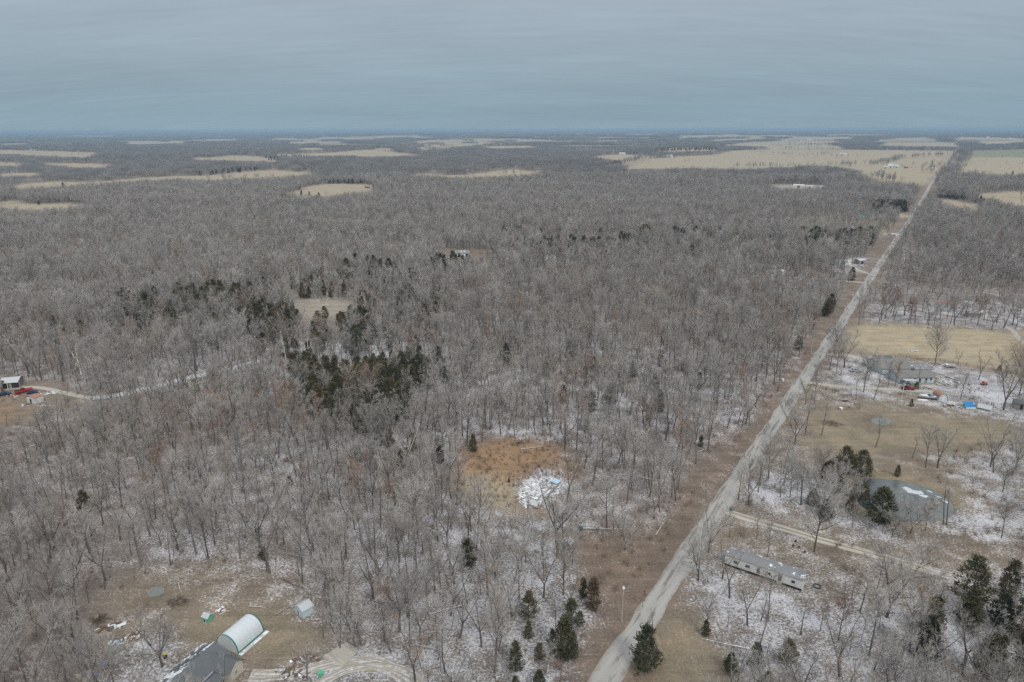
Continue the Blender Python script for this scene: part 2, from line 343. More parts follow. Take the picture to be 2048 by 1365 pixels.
k = g.math('MULTIPLY', g.math('SUBTRACT', nc, thr), 7.0, clamp=True)
k = g.math('MULTIPLY', k, g.ramp(sn, .02, .1))
g.base(g.mix(g.math('MULTIPLY', k, .9), warm, (.56, .57, .60))); g.bump(fine, .5, .25); MATS['ground'] = g.m

def road_mat(name, c, snow, mud, mid=0.):
    t = NT(name); a = t.attr('across'); fine = t.noise(2.2, 6, None, .7)
    al = t.attr('along'); cv = t.n.new('ShaderNodeCombineXYZ'); t.l.new(t.math('MULTIPLY', a, 2.2), cv.inputs[0]); t.l.new(t.math('MULTIPLY', al, .07), cv.inputs[1])
    lng = t.noise(1.0, 5, cv.outputs[0], .6)
    tr = t.math('ABSOLUTE', t.math('SUBTRACT', t.math('ABSOLUTE', a), .5))
    track = t.ramp(tr, .26, .06)
    col = t.scale(c, t.math('ADD', t.math('MULTIPLY', fine, .5), .72))
    col = t.mix(t.math('MULTIPLY', track, .3), col, t.scale(c, 1.25))
    col = t.mix(t.math('MULTIPLY', t.ramp(lng, .54, .60), mud), col, (.15, .135, .12))
    if mid: col = t.mix(t.math('MULTIPLY', t.ramp(t.math('ABSOLUTE', a), .3, .12), mid), col, (.21, .175, .125))
    edge = t.ramp(t.math('ADD', t.math('ABSOLUTE', a), t.math('MULTIPLY', t.math('SUBTRACT', t.noise(.5, 4), .5), .9)), .82, 1.0)
    col = t.mix(t.math('MULTIPLY', edge, .7), col, (.22, .18, .14))
    if snow > 0:
        cs = t.n.new('ShaderNodeCombineXYZ'); t.l.new(t.math('MULTIPLY', a, 4.0), cs.inputs[0]); t.l.new(t.math('MULTIPLY', al, .22), cs.inputs[1]); sn_ = t.math('ADD', t.math('MULTIPLY', t.noise(1.0, 4, cs.outputs[0], .6), .6), t.math('MULTIPLY', t.noise(1.1, 6, None, .8), .4))
        k = t.ramp(t.math('ADD', sn_, t.math('MULTIPLY', t.ramp(track, 1, 0), .08)), .74-snow*.45, .88-snow*.45)
        col = t.mix(k, col, (.56, .58, .61))
    t.base(col); t.bump(fine, .4, .06); MATS[name] = t.m
road_mat('road_gravel', (.315, .305, .285), .02, .75); road_mat('drive_gravel', (.31, .275, .225), .46, .4); road_mat('snow_track', (.34, .31, .27), .7, .2)
road_mat('clean_gravel', (.37, .35, .30), .2, .4); road_mat('lane_gravel', (.40, .375, .32), .12, .5, .8)

def tree_mat(name, ca, cb, rough=.9, cc=None, nz=.3):
    t = NT(name); r = t.rand(); col = t.mix(r, ca, cb)
    if cc is not None:
        col = t.mix(t.ramp(t.math('FRACT', t.math('MULTIPLY', r, 7.31)), .92, .95), col, cc)
    n = t.noise(.9, 3, t.obj()); br = t.math('FRACT', t.math('MULTIPLY', r, 17.7))
    col = t.scale(col, t.math('ADD', t.math('ADD', t.math('MULTIPLY', t.math('SUBTRACT', n, .5), nz*2), 1.0), t.math('MULTIPLY', t.math('SUBTRACT', br, .5), .5)))
    t.base(col); t.b.inputs['Roughness'].default_value = rough; t.b.inputs['Specular IOR Level'].default_value = .1; MATS[name] = t.m
tree_mat('bark', (.10, .09, .08), (.145, .132, .12))
tree_mat('twig', (.375, .352, .328), (.295, .274, .252), cc=(.29, .22, .17))
tree_mat('mid_twig', (.385, .362, .337), (.30, .28, .26), cc=(.29, .235, .195))
tree_mat('pale_bark', (.74, .72, .66), (.62, .60, .55))
tree_mat('pale_twig', (.40, .37, .335), (.34, .31, .28))
tree_mat('rusty_leaf', (.23, .125, .075), (.19, .115, .08))
tree_mat('cedar_leaf', (.064, .070, .042), (.094, .082, .045), cc=(.11, .08, .05), nz=.75)
tree_mat('brush_twig', (.22, .15, .115), (.19, .15, .12))
tree_mat('far_twig', (.25, .238, .232), (.195, .188, .184))

# ------------------------------------------------------------------ object helpers
def kind(o, k): o['kind'] = k; return o
def mesh_from(name, V, T=None, Q=None, mats=(), tm=None, qm=None, smooth=False):
    me = bpy.data.meshes.new(name); V = np.asarray(V, np.float32).reshape(-1, 3)
    T = np.zeros((0, 3), np.int32) if T is None else np.asarray(T, np.int32).reshape(-1, 3)
    Q = np.zeros((0, 4), np.int32) if Q is None else np.asarray(Q, np.int32).reshape(-1, 4)
    me.vertices.add(len(V)); me.vertices.foreach_set('co', V.ravel())
    nt, nq = len(T), len(Q); me.loops.add(nt*3+nq*4); me.polygons.add(nt+nq)
    me.loops.foreach_set('vertex_index', np.concatenate([T.ravel(), Q.ravel()]))
    me.polygons.foreach_set('loop_start', np.concatenate([np.arange(nt)*3, nt*3+np.arange(nq)*4]).astype(np.int32))
    me.polygons.foreach_set('loop_total', np.concatenate([np.full(nt, 3), np.full(nq, 4)]).astype(np.int32))
    for mt in mats: me.materials.append(mt)
    mi = np.concatenate([np.zeros(nt, np.int32) if tm is None else tm, np.zeros(nq, np.int32) if qm is None else qm]).astype(np.int32)
    me.polygons.foreach_set('material_index', mi)
    if smooth: me.polygons.foreach_set('use_smooth', np.ones(nt+nq, bool))
    me.update(calc_edges=True); me.validate(); return me
def link(name, me, parent=None, loc=None, **props):
    o = bpy.data.objects.new(name, me); COL.objects.link(o)
    if parent is not None: o.parent = parent
    if loc is not None: o.location = loc
    for a, b in props.items(): o[a] = b
    return o
def thing(name, label, cat, loc=(0, 0, 0), rotz=0., group=None, scale=1.0):
    o = bpy.data.objects.new(name, None); COL.objects.link(o); o.empty_display_size = .3
    o.location = loc; o.rotation_euler = (0, 0, rotz); o.scale = (scale,)*3; o['label'] = label; o['category'] = cat
    if group: o['group'] = group
    return o

# ------------------------------------------------------------------ the ground sheet
def build_ground():
    rad = [0.0, 30, 60]; r = 80.
    while r < 40500:
        rad.append(r); r *= 1.0078 if r < 2500 else 1.02
    ang = np.concatenate([np.arange(-48, 48.01, .17), np.arange(52, 308.1, 4)])
    ang = np.radians(ang); na = len(ang); rad = np.array(rad)
    A, Rr = np.meshgrid(ang, rad); X = (Rr*np.sin(A)).ravel(); Y = (Rr*np.cos(A)).ravel()
    Z = hz(X, Y) + np.where(Rr.ravel() < 600, (fbm(X/9, Y/9, 77)-.5)*.10, 0)
    nr = len(rad); i = np.arange(nr-1)[:, None]*na; j = np.arange(na)[None, :]; j2 = (j+1) % na
    Q = np.stack([(i+j).ravel(), (i+j2).ravel(), (i+na+j2).ravel(), (i+na+j).ravel()], 1)[:, ::-1]
    me = mesh_from('ground', np.stack([X, Y, Z], 1), Q=Q, mats=[MATS['ground']], smooth=True)
    P = np.stack([X, Y, Z], 1); tint = 0; snow = 0; sr = np.random.default_rng(3)
    for k_ in range(10):
        s_ = np.minimum(2.6+np.hypot(X, Y)*.004, 14)
        t_, q_, _ = region_eval(P+np.stack([sr.normal(0, 1, len(X))*s_, sr.normal(0, 1, len(X))*s_, X*0], 1), 3.0)
        tint = tint+t_/10; snow = snow+q_/10
    a = me.attributes.new('tint', 'FLOAT_COLOR', 'POINT'); a.data.foreach_set('color', np.concatenate([tint, np.ones((len(X), 1))], 1).astype(np.float32).ravel())
    a = me.attributes.new('snow', 'FLOAT', 'POINT'); a.data.foreach_set('value', snow.astype(np.float32))
    kind(link('ground', me), 'structure')
build_ground()

def ribbon(name, pts, width, mat, lift=.05, step=2.0, wob=.25, kd='structure', **props):
    """a strip of road laid along ground points, edges a little uneven"""
    P = [np.array(p[:2]) for p in pts]; L = [0.]
    for a, b in zip(P, P[1:]): L.append(L[-1]+float(np.linalg.norm(b-a)))
    V = []; ac = []; al = []; d = 0.; rows = 0
    xs = np.array([p[0] for p in P]); ys = np.array([p[1] for p in P]); L = np.array(L); ds = []
    while d < L[-1]: ds.append(d); d += step*(1+d/250)
    ds.append(L[-1]); ds = np.array(ds)
    cx = np.interp(ds, L, xs); cy = np.interp(ds, L, ys)
    if len(P) > 3:
        for _ in range(6):
            cx[1:-1] = (cx[:-2]+2*cx[1:-1]+cx[2:])/4; cy[1:-1] = (cy[:-2]+2*cy[1:-1]+cy[2:])/4
    tx, ty = np.gradient(cx), np.gradient(cy); n = np.hypot(tx, ty); nx, ny = ty/n, -tx/n
    K = 7; off = np.linspace(-1, 1, K)
    w = width/2 if np.isscalar(width) else np.interp(ds, np.linspace(0, L[-1], len(width)), width)/2
    for k_, o in enumerate(off):
        ww = w*o
        if abs(o) == 1: ww = ww + o*(vnoise(ds/3.0, ds*0+o*7, 5)-.5)*wob*2*(1+ds/700)
        X, Y = cx+nx*ww, cy+ny*ww; Z = hz(X, Y)+lift+ds*.00025 - (lift*.0 if abs(o) < 1 else min(lift, .04)) + .05*(1-o*o)
        V.append(np.stack([X, Y, Z], 1)); ac.append(np.full(len(ds), o)); al.append(ds)
    V = np.stack(V, 1).reshape(-1, 3); ac = np.stack(ac, 1).ravel(); al = np.stack(al, 1).ravel()
    i = np.arange(len(ds)-1)[:, None]*K; j = np.arange(K-1)[None, :]
    Q = np.stack([(i+j).ravel(), (i+j+1).ravel(), (i+K+j+1).ravel(), (i+K+j).ravel()], 1)
    me = mesh_from(name, V, Q=Q, mats=[MATS[mat]], smooth=True)
    a = me.attributes.new('across', 'FLOAT', 'POINT'); a.data.foreach_set('value', ac.astype(np.float32))
    a = me.attributes.new('along', 'FLOAT', 'POINT'); a.data.foreach_set('value', al.astype(np.float32))
    o = link(name, me, kind=kd)
    for a_, b_ in props.items(): o[a_] = b_
    return o
RA = np.array([17.0, 104.2]); RB = G(1853, 385)[:2]; RD = (RB-RA)/np.linalg.norm(RB-RA)
ROAD_PTS = [RA-RD*60, RA, RA+RD*700, RA+RD*1500, RA+RD*3000, RA+RD*6000]
ribbon('road', ROAD_PTS, [5.3, 5.1, 5.0, 4.9, 4.8, 5, 5], 'road_gravel', .07, 2.0, .35)
def gp(px): return [G(u, v)[:2] for u, v in px]
ribbon('driveway', gp([(1440, 1018), (1470, 1030), (1560, 1056), (1640, 1080), (1700, 1097), (1780, 1118), (1850, 1138)]), 3.2, 'lane_gravel', .05)
ribbon('driveway', gp([(1846, 1137), (1935, 1160), (2060, 1190)]), 3.4, 'drive_gravel', .06)
ribbon('driveway', gp([(1612, 764), (1650, 770), (1700, 775), (1750, 777), (1800, 780), (1860, 783), (1920, 790)]), 3.4, 'clean_gravel', .05)
ribbon('driveway', gp([(1655, 710), (1680, 708), (1712, 714), (1738, 724), (1755, 737), (1785, 748)]), 4.5, 'drive_gravel', .05)
ribbon('driveway', gp([(1735, 567), (1715, 564), (1690, 563), (1640, 558), (1560, 555)]), 4.5, 'clean_gravel', .05)
ribbon('driveway', gp([(1742, 549), (1728, 546), (1715, 540), (1700, 530), (1680, 524)]), 4.0, 'clean_gravel', .05)
ribbon('driveway', gp([(-30, 786), (0, 780), (30, 776), (65, 774), (95, 777), (120, 784), (150, 791), (185, 797)]), 3.0, 'clean_gravel', .05)
ribbon('path', gp([(185, 797), (230, 792), (300, 776), (350, 762), (430, 745), (520, 722)]), 4.4, 'snow_track', .05)
ribbon('path', gp([(2048, 690), (2038, 676), (2025, 662), (2010, 650), (1960, 642), (1890, 636)]), 2.6, 'drive_gravel', .05)
ribbon('path', gp([(850, 1400), (800, 1345), (760, 1322), (700, 1318), (655, 1330), (600, 1350), (500, 1352)]), 3.2, 'drive_gravel', .05)
ribbon('path', gp([(700, 1320), (680, 1310), (668, 1300)]), 6.0, 'clean_gravel', .08)
ribbon('path', gp([(880, 1420), (830, 1352), (790, 1332), (745, 1326), (700, 1335), (660, 1352), (620, 1380)]), 2.6, 'drive_gravel', .09, wob=.5)
ribbon('driveway', gp([(1820, 435), (1790, 433), (1745, 433)]), 4.5, 'drive_gravel', .08)
ribbon('driveway', gp([(1815, 468), (1790, 468), (1770, 470)]), 5.5, 'snow_track', .08)
ribbon('driveway', gp([(1898, 334), (1850, 335), (1800, 336)]), 6.5, 'clean_gravel', .15)
ribbon('path', gp([(1960, 425), (1990, 415), (2060, 409)]), 6, 'clean_gravel', .15)
ribbon('path', gp([(1578, 327), (1610, 315), (1630, 311)]), 6, 'clean_gravel', .2)

# ------------------------------------------------------------------ tree growth (all branches of a level at once)
def unit(v): return v/np.maximum(np.linalg.norm(v, axis=-1, keepdims=True), 1e-9)
def grow(S, D, L, K, up, wob, rng):
    t = np.linspace(0, 1, K)[None, :, None]; M_ = len(S)
    P = S[:, None, :]+D[:, None, :]*L[:, None, None]*t + np.array([0, 0, 1.])*(up*L)[:, None, None]*t**2
    n = rng.normal(0, 1, (M_, K, 3))*wob*L[:, None, None]*np.minimum(t, 1)*.5
    n[:, 0] = 0
    return P+np.cumsum(n, 1)*.5
def tubes(P, r0, r1, s):
    M_, K, _ = P.shape; D = unit(P[:, -1]-P[:, 0]); a = np.where(np.abs(D[:, 2:3]) > .9, np.array([[1., 0, 0]]), np.array([[0, 0, 1.]]))
    X = unit(np.cross(D, a)); Y = np.cross(D, X); t = np.linspace(0, 1, K)[None, :]
    R = r0[:, None]*(1-t)+r1[:, None]*t; th = np.arange(s)*2*math.pi/s
    ring = np.cos(th)[None, None, :, None]*X[:, None, None, :]+np.sin(th)[None, None, :, None]*Y[:, None, None, :]
    V = P[:, :, None, :]+ring*R[:, :, None, None]
    b = (np.arange(M_)*K*s)[:, None, None]; k = (np.arange(K-1)*s)[None, :, None]; j = np.arange(s)[None, None, :]; j2 = (j+1) % s
    Q = np.stack([(b+k+j), (b+k+j2), (b+k+s+j2), (b+k+s+j)], -1).reshape(-1, 4)
    return V.reshape(-1, 3), Q
def kids(P, per, t0, t1, amin, amax, rng, vert=0.0):
    M_, K, _ = P.shape; n = M_*per; pi = np.repeat(np.arange(M_), per); t = np.tile(np.linspace(0, 1, per), M_)*(t1-t0)+t0+rng.uniform(-.04, .04, n)
    t = np.clip(t, 0, .999); f = t*(K-1); i = f.astype(int); w = (f-i)[:, None]
    S = P[pi, i]*(1-w)+P[pi, i+1]*w; D = unit(P[pi, i+1]-P[pi, i])
    az = rng.uniform(0, 2*math.pi, n); a = np.where(np.abs(D[:, 2:3]) > .9, np.array([[1., 0, 0]]), np.array([[0, 0, 1.]]))
    X = unit(np.cross(D, a)); Y = np.cross(D, X); an = np.radians(rng.uniform(amin, amax, n))[:, None]
    N = unit(D*np.cos(an)+(X*np.cos(az)[:, None]+Y*np.sin(az)[:, None])*np.sin(an)+np.array([0, 0, vert]))
    return S, N, t, pi
class Acc:
    def __init__(s): s.V = []; s.T = []; s.Q = []; s.tm = []; s.qm = []; s.n = 0
    def add(s, V, T=None, Q=None, mi=0):
        if T is not None: s.T.append(np.asarray(T)+s.n); s.tm.append(np.full(len(T), mi))
        if Q is not None: s.Q.append(np.asarray(Q)+s.n); s.qm.append(np.full(len(Q), mi))
        s.V.append(V); s.n += len(V)
    def sliver(s, S, D, L, w, rng, mi=0):
        side = unit(np.cross(D, rng.normal(0, 1, D.shape)))*w/2
        V = np.stack([S-side, S+side, S+D*L[:, None]], 1).reshape(-1, 3)
        s.add(V, T=np.arange(len(V)).reshape(-1, 3), mi=mi)
    def mesh(s, name, mats):
        c = lambda a, k: np.concatenate(a) if a else np.zeros((0, k))
        return mesh_from(name, c(s.V, 3), c(s.T, 3), c(s.Q, 4), mats, np.concatenate(s.tm) if s.tm else None, np.concatenate(s.qm) if s.qm else None)
def bare_tree(seed, H=15., fat=1., cb=.42, spread=3.2, n1=13, n2=6, n3=5, n4=5, w=.022, forks=1, lean=.03, leafy=0., lod=0):
    """trunk arrays and crown arrays of one leafless tree"""
    rng = np.random.default_rng(seed); tr = Acc(); crn = Acc()
    S = np.zeros((1, 3)); D = unit(np.array([[rng.normal(0, lean), rng.normal(0, lean), 1.]]))
    sides = 6 if lod == 0 else 3
    if forks == 1:
        T = grow(S, D, np.array([H*.88]), 9 if lod == 0 else 4, np.zeros(1), .025, rng)
        V, Q = tubes(T, np.array([H*.0135]), np.array([.03]), sides); tr.add(V, Q=Q)
        axes = T; t0 = cb
    else:
        hb = H*cb*.7; T = grow(S, D, np.array([hb]), 4, np.zeros(1), .02, rng)
        V, Q = tubes(T, np.array([H*.0165]), np.array([H*.012]), sides); tr.add(V, Q=Q)
        az = rng.uniform(0, 6.28)+np.arange(forks)*2*math.pi/forks+rng.uniform(-.4, .4, forks); an = np.radians(rng.uniform(12, 36, forks))
        FD = np.stack([np.cos(az)*np.sin(an), np.sin(az)*np.sin(an), np.cos(an)], 1)
        FS = np.repeat(T[:, -1], forks, 0); axes = grow(FS, FD, (H-hb)*rng.uniform(.8, 1.0, forks), 7, np.full(forks, .06), .05, rng)
        V, Q = tubes(axes, np.full(forks, H*.0085), np.full(forks, .025), 5 if lod == 0 else 3); tr.add(V, Q=Q)
        t0 = .12; n1 = max(4, int(n1*1.25/forks))
    S1, D1, t1, p1 = kids(axes, n1, t0, .98, 34, 66, rng, .15)
    prof = np.sqrt(np.clip(1-((t1-.5)/.62)**2, .12, 1)) if forks == 1 else np.clip(1.1-t1*.75, .2, 1)
    L1 = spread*prof*rng.uniform(.7, 1.2, len(S1))*(1.0 if forks == 1 else .75)
    P1 = grow(S1, D1, L1, 5 if lod == 0 else 3, rng.uniform(.1, .35, len(S1)), .05, rng)
    r1 = np.clip(L1*.017, .02, .12)*fat
    V, Q = tubes(P1, r1, r1*.35, 4 if lod == 0 else 3); tr.add(V, Q=Q)
    S2, D2, t2, p2 = kids(P1, n2, .2, 1., 25, 60, rng, .12); L2 = L1[p2]*.48*rng.uniform(.6, 1.25, len(S2))*(1.15-t2*.45)
    P2 = grow(S2, D2, L2, 3, rng.uniform(.0, .25, len(S2)), .06, rng)
    if lod == 0:
        V, Q = tubes(P2, np.clip(L2*.013, .012, .04)*fat, np.full(len(L2), .009*fat), 3); (tr if fat > 1 else crn).add(V, Q=Q)
        S3, D3, t3, p3 = kids(P2, n3, .15, 1., 22, 60, rng, .1); L3 = np.clip(L2[p3]*.62*rng.uniform(.6, 1.3, len(S3)), .25, 2.2)
        P3 = grow(S3, D3, L3, 3, rng.uniform(-.05, .2, len(S3)), .07, rng)
        crn.sliver(P3[:, 0], unit(P3[:, -1]-P3[:, 0]), L3, w*1.5, rng)
        S4, D4, t4, p4 = kids(P3, n4, .1, .98, 20, 65, rng, .1)
        crn.sliver(S4, D4, np.clip(L3[p4]*.62*rng.uniform(.6, 1.5, len(S4)), .2, 1.3), w, rng)
        if leafy > 0:
            k = rng.random(len(S4)) < leafy; LS = S4[k]+D4[k]*.3
            crn.sliver(LS, unit(rng.normal(0, 1, LS.shape)), np.full(len(LS), .26), .2, rng, 1)
    else:
        crn.sliver(P2[:, 0], unit(P2[:, -1]-P2[:, 0]), L2, w*1.6, rng)
        S3, D3, t3, p3 = kids(P2, n3, .1, 1., 20, 65, rng, .1)
        crn.sliver(S3, D3, np.clip(L2[p3]*.75*rng.uniform(.6, 1.4, len(S3)), .3, 2.0), w, rng)
        if leafy > 0:
            k = rng.random(len(S3)) < leafy; LS = S3[k]+D3[k]*.3
            crn.sliver(LS, unit(rng.normal(0, 1, LS.shape)), np.full(len(LS), .5), .4, rng, 1)
    return tr, crn
def join(tr, crn, name, mats):
    a = Acc()
    for V in tr.V: pass
    a.V = tr.V+crn.V; a.T = tr.T+[x+tr.n for x in crn.T]; a.Q = tr.Q+[x+tr.n for x in crn.Q]; a.n = tr.n+crn.n
    a.tm = list(tr.tm)+[x+1 for x in crn.tm]; a.qm = list(tr.qm)+[x+1 for x in crn.qm]
    return a.mesh(name, mats)
def make_set(tag, specs, barkm, twigm, leafm=None):
    out_ = []
    for i, sp in enumerate(specs):
        tr, crn = bare_tree(**sp)
        ml = [MATS[barkm], MATS[twigm]]+([MATS[leafm]] if leafm else [])
        cm = [MATS[twigm]]+([MATS[leafm]] if leafm else [])
        out_.append(dict(H=sp.get('H', 15.), trunk=tr.mesh(tag+'_trunk', [MATS[barkm]]), crown=crn.mesh(tag+'_crown', cm), whole=join(tr, crn, tag+'_whole', ml)))
    return out_
FOREST = make_set('forest_tree', [dict(seed=100+i, spread=3.55+.4*(i % 4), cb=.36+.04*(i % 4), n1=14, n2=7, n4=5, w=.027, forks=(1, 2, 3)[i % 3], lean=.06) for i in range(9)], 'bark', 'twig')
OPEN = make_set('open_tree', [dict(seed=200+i, spread=6.3+.3*i, cb=.24, n1=16, n2=8, n4=6, forks=(1, 3, 2, 3)[i], lean=.05, w=.038, n3=6) for i in range(4)], 'bark', 'twig')
SLIM = make_set('slim_tree', [dict(seed=260+i, spread=2.5, cb=.42, n1=11, n2=6, n3=5, n4=5, forks=1, lean=.07) for i in range(3)], 'bark', 'twig')
PALE = make_set('pale_tree', [dict(seed=300+i, spread=3.8, cb=.3, n1=9, n2=5, n3=4, n4=3, forks=(3, 2, 3)[i], w=.045, fat=2.6) for i in range(3)], 'pale_bark', 'pale_twig')
RUSTY = make_set('rusty_tree', [dict(seed=330+i, spread=3.0, cb=.3, forks=1, leafy=.5) for i in range(2)], 'bark', 'twig', 'rusty_leaf')
MIDT = make_set('mid_tree', [dict(seed=400+i, spread=4.6+.35*(i % 3), cb=.30, n1=15, n2=8, n3=9, forks=(1, 2, 3)[i % 3], w=.068, lod=1) for i in range(8)], 'bark', 'mid_twig')
MIDP = make_set('mid_pale', [dict(seed=450+i, spread=3.6, cb=.3, n1=10, n2=5, n3=4, forks=3, w=.07, lod=1) for i in range(2)], 'pale_bark', 'pale_twig')
MIDR = make_set('mid_rusty', [dict(seed=470+i, spread=3.2, cb=.3, n1=10, n2=5, n3=5, w=.06, leafy=.5, lod=1) for i in range(2)], 'bark', 'twig', 'rusty_leaf')
def cedar(seed, H=8., rad=1.9, layered=False, n=170, per=13, sz=.34):
    rng = np.random.default_rng(seed); tr = Acc(); c = Acc()
    T = grow(np.zeros((1, 3)), np.array([[0, 0, 1.]]), np.array([H*.95]), 6, np.zeros(1), .015, rng); V, Q = tubes(T, np.array([H*.016]), np.array([.02]), 6); tr.add(V, Q=Q)
    zt = rng.uniform(0, 1, n)**1.15; z = H*(.08+.90*zt) if not layered else H*(.16+.82*zt)
    prof = (1-zt)**.62*np.clip(.55+zt*2.2, 0, 1) if not layered else (1-zt)**.75*np.clip(.5+zt*2, 0, 1)
    az = rng.uniform(0, 6.283, n); lob = 1+.22*np.sin(az*3+seed)+.15*np.sin(az*5+zt*9)
    rr = rad*prof*lob*rng.uniform(.35, 1.08, n)**.6
    ctr = np.stack([np.cos(az)*rr, np.sin(az)*rr, z+(0 if layered else -.1*rr)], 1)
    B0 = np.stack([np.zeros(n), np.zeros(n), z-.25*rr], 1); k = rng.random(n) < .35
    tr2 = ctr[k]-B0[k]; L = np.linalg.norm(tr2, axis=1); V, Q = tubes(grow(B0[k], unit(tr2), L, 3, np.zeros(k.sum()), .03, rng), np.full(k.sum(), .035), np.full(k.sum(), .012), 3); tr.add(V, Q=Q)
    m_ = np.repeat(np.arange(n), per); cs = (.42 if not layered else .5)*H/8
    off = rng.normal(0, 1, (n*per, 3))*np.array([cs, cs, cs*.62 if not layered else cs*.32])*.62
    outd = np.stack([np.cos(az), np.sin(az), np.full(n, .55)], 1)[m_]
    D = unit(outd+rng.normal(0, .6, (n*per, 3)))
    c.sliver(ctr[m_]+off, D, rng.uniform(.6, 1.3, n*per)*sz*H/8*1.25, sz*.62*H/8, rng)
    return dict(H=H, trunk=tr.mesh('cedar_trunk', [MATS['bark']]), crown=c.mesh('cedar_crown', [MATS['cedar_leaf']]), whole=join(tr, c, 'cedar_whole', [MATS['bark'], MATS['cedar_leaf']]))
CEDAR = [cedar(500, 8, 1.9), cedar(501, 8, 2.3), cedar(502, 8, 1.6), cedar(503, 8, 2.6, n=210), cedar(504, 8, 2.7, True, n=150), cedar(505, 8, 2.3, True, n=120), cedar(506, 8, 3.9, False, n=330), cedar(507, 8, 3.3, True, n=260)]
def brush(seed):
    rng = np.random.default_rng(seed); c = Acc(); n = 16; az = rng.uniform(0, 6.28, n); an = np.radians(rng.uniform(5, 50, n))
    D = np.stack([np.cos(az)*np.sin(an), np.sin(az)*np.sin(an), np.cos(an)], 1); S = rng.normal(0, .25, (n, 3)); S[:, 2] = 0
    P = grow(S, D, rng.uniform(.8, 2.2, n), 4, np.zeros(n), .08, rng)
    V, Q = tubes(P, np.full(n, .018), np.full(n, .006), 3); c.add(V, Q=Q)
    S2, D2, t2, p2 = kids(P, 12, .2, 1, 20, 60, rng, .1); c.sliver(S2, D2, rng.uniform(.25, .7, len(S2)), .02, rng)
    return c.mesh('brush_mesh', [MATS['brush_twig']])
BRUSH = [brush(600+i) for i in range(4)]
def patch(seed, size, ntree, nb, w, L, rnd=(3.0, 3.6)):
    """a piece of far wood: crowns as clouds of strokes, stems below"""
    rng = np.random.default_rng(seed); c = Acc()
    for i in range(ntree):
        cx, cy = rng.uniform(-size/2, size/2, 2); H = rng.uniform(10.5, 16.5); r = rng.uniform(*rnd)
        d = unit(rng.normal(0, 1, (nb, 3))); rad = rng.uniform(.25, 1, nb)**.5
        p = d*rad[:, None]*np.array([r, r, H*.26])+np.array([cx, cy, H*.72])
        D = unit(d*np.array([1, 1, .5])+np.array([0, 0, .8])+rng.normal(0, .4, (nb, 3)))
        c.sliver(p, D, np.full(nb, L)*rng.uniform(.6, 1.3, nb), w, rng, 0)
        V, Q = tubes(np.array([[[cx, cy, -1.], [cx, cy, H*.8]]]), np.array([.2]), np.array([.08]), 3); c.add(V, Q=Q, mi=1)
    return c.mesh('wood_patch', [MATS['far_twig'], MATS['bark']])
PATCH1 = [patch(700+i, 26, 14, 90, .20, 1.7) for i in range(4)]
PATCH2 = [patch(720+i, 95, 150, 26, .75, 2.6, (3.2, 4.4)) for i in range(3)]

# ------------------------------------------------------------------ scattering
def source_collection(name, meshes):
    c = bpy.data.collections.new(name)
    for i, me in enumerate(meshes):
        o = bpy.data.objects.new('%s_%02d' % (name, i), me); c.objects.link(o)
    return c
def scatter(name, P, idx, rot, scl, coll, **props):
    me = bpy.data.meshes.new(name); me.vertices.add(len(P)); me.vertices.foreach_set('co', np.asarray(P, np.float32).ravel())
    a = me.attributes.new('pidx', 'INT', 'POINT'); a.data.foreach_set('value', np.asarray(idx, np.int32))
    a = me.attributes.new('prot', 'FLOAT_VECTOR', 'POINT'); a.data.foreach_set('vector', np.asarray(rot, np.float32).ravel())
    s3 = np.asarray(scl, np.float32); s3 = np.repeat(s3[:, None], 3, 1) if s3.ndim == 1 else s3
    a = me.attributes.new('pscl', 'FLOAT_VECTOR', 'POINT'); a.data.foreach_set('vector', s3.ravel())
    me.update()
    o = bpy.data.objects.new(name, me); COL.objects.link(o)
    for k_, v_ in props.items(): o[k_] = v_
    ng = bpy.data.node_groups.new(name, 'GeometryNodeTree')
    ng.interface.new_socket('Geometry', in_out='INPUT', socket_type='NodeSocketGeometry'); ng.interface.new_socket('Geometry', in_out='OUTPUT', socket_type='NodeSocketGeometry')
    N = ng.nodes; Lk = ng.links; gi = N.new('NodeGroupInput'); go = N.new('NodeGroupOutput'); ip = N.new('GeometryNodeInstanceOnPoints')
    ci = N.new('GeometryNodeCollectionInfo'); ci.inputs['Collection'].default_value = coll; ci.inputs['Separate Children'].default_value = True; ci.inputs['Reset Children'].default_value = True
    def at(nm, dt):
        n = N.new('GeometryNodeInputNamedAttribute'); n.data_type = dt; n.inputs['Name'].default_value = nm
        return next(s for s in n.outputs if s.enabled and s.name == 'Attribute')
    Lk.new(gi.outputs[0], ip.inputs['Points']); Lk.new(ci.outputs[0], ip.inputs['Instance']); ip.inputs['Pick Instance'].default_value = True
    Lk.new(at('pidx', 'INT'), ip.inputs['Instance Index']); Lk.new(at('prot', 'FLOAT_VECTOR'), ip.inputs['Rotation']); Lk.new(at('pscl', 'FLOAT_VECTOR'), ip.inputs['Scale'])
    Lk.new(ip.outputs[0], go.inputs[0])
    md = o.modifiers.new('scatter', 'NODES'); md.node_group = ng
    return o
def jgrid(r0, r1, s, amax=47., rng=RNG):
    n = int(r1/s)+2; gx, gy = np.meshgrid(np.arange(-n, n+1)*s, np.arange(0, n+1)*s)
    x = gx.ravel()+rng.uniform(-.46, .46, gx.size)*s; y = gy.ravel()+rng.uniform(-.46, .46, gx.size)*s
    r = np.hypot(x, y); k = (r >= r0) & (r < r1) & (np.abs(np.degrees(np.arctan2(x, y))) < amax)
    return x[k], y[k]
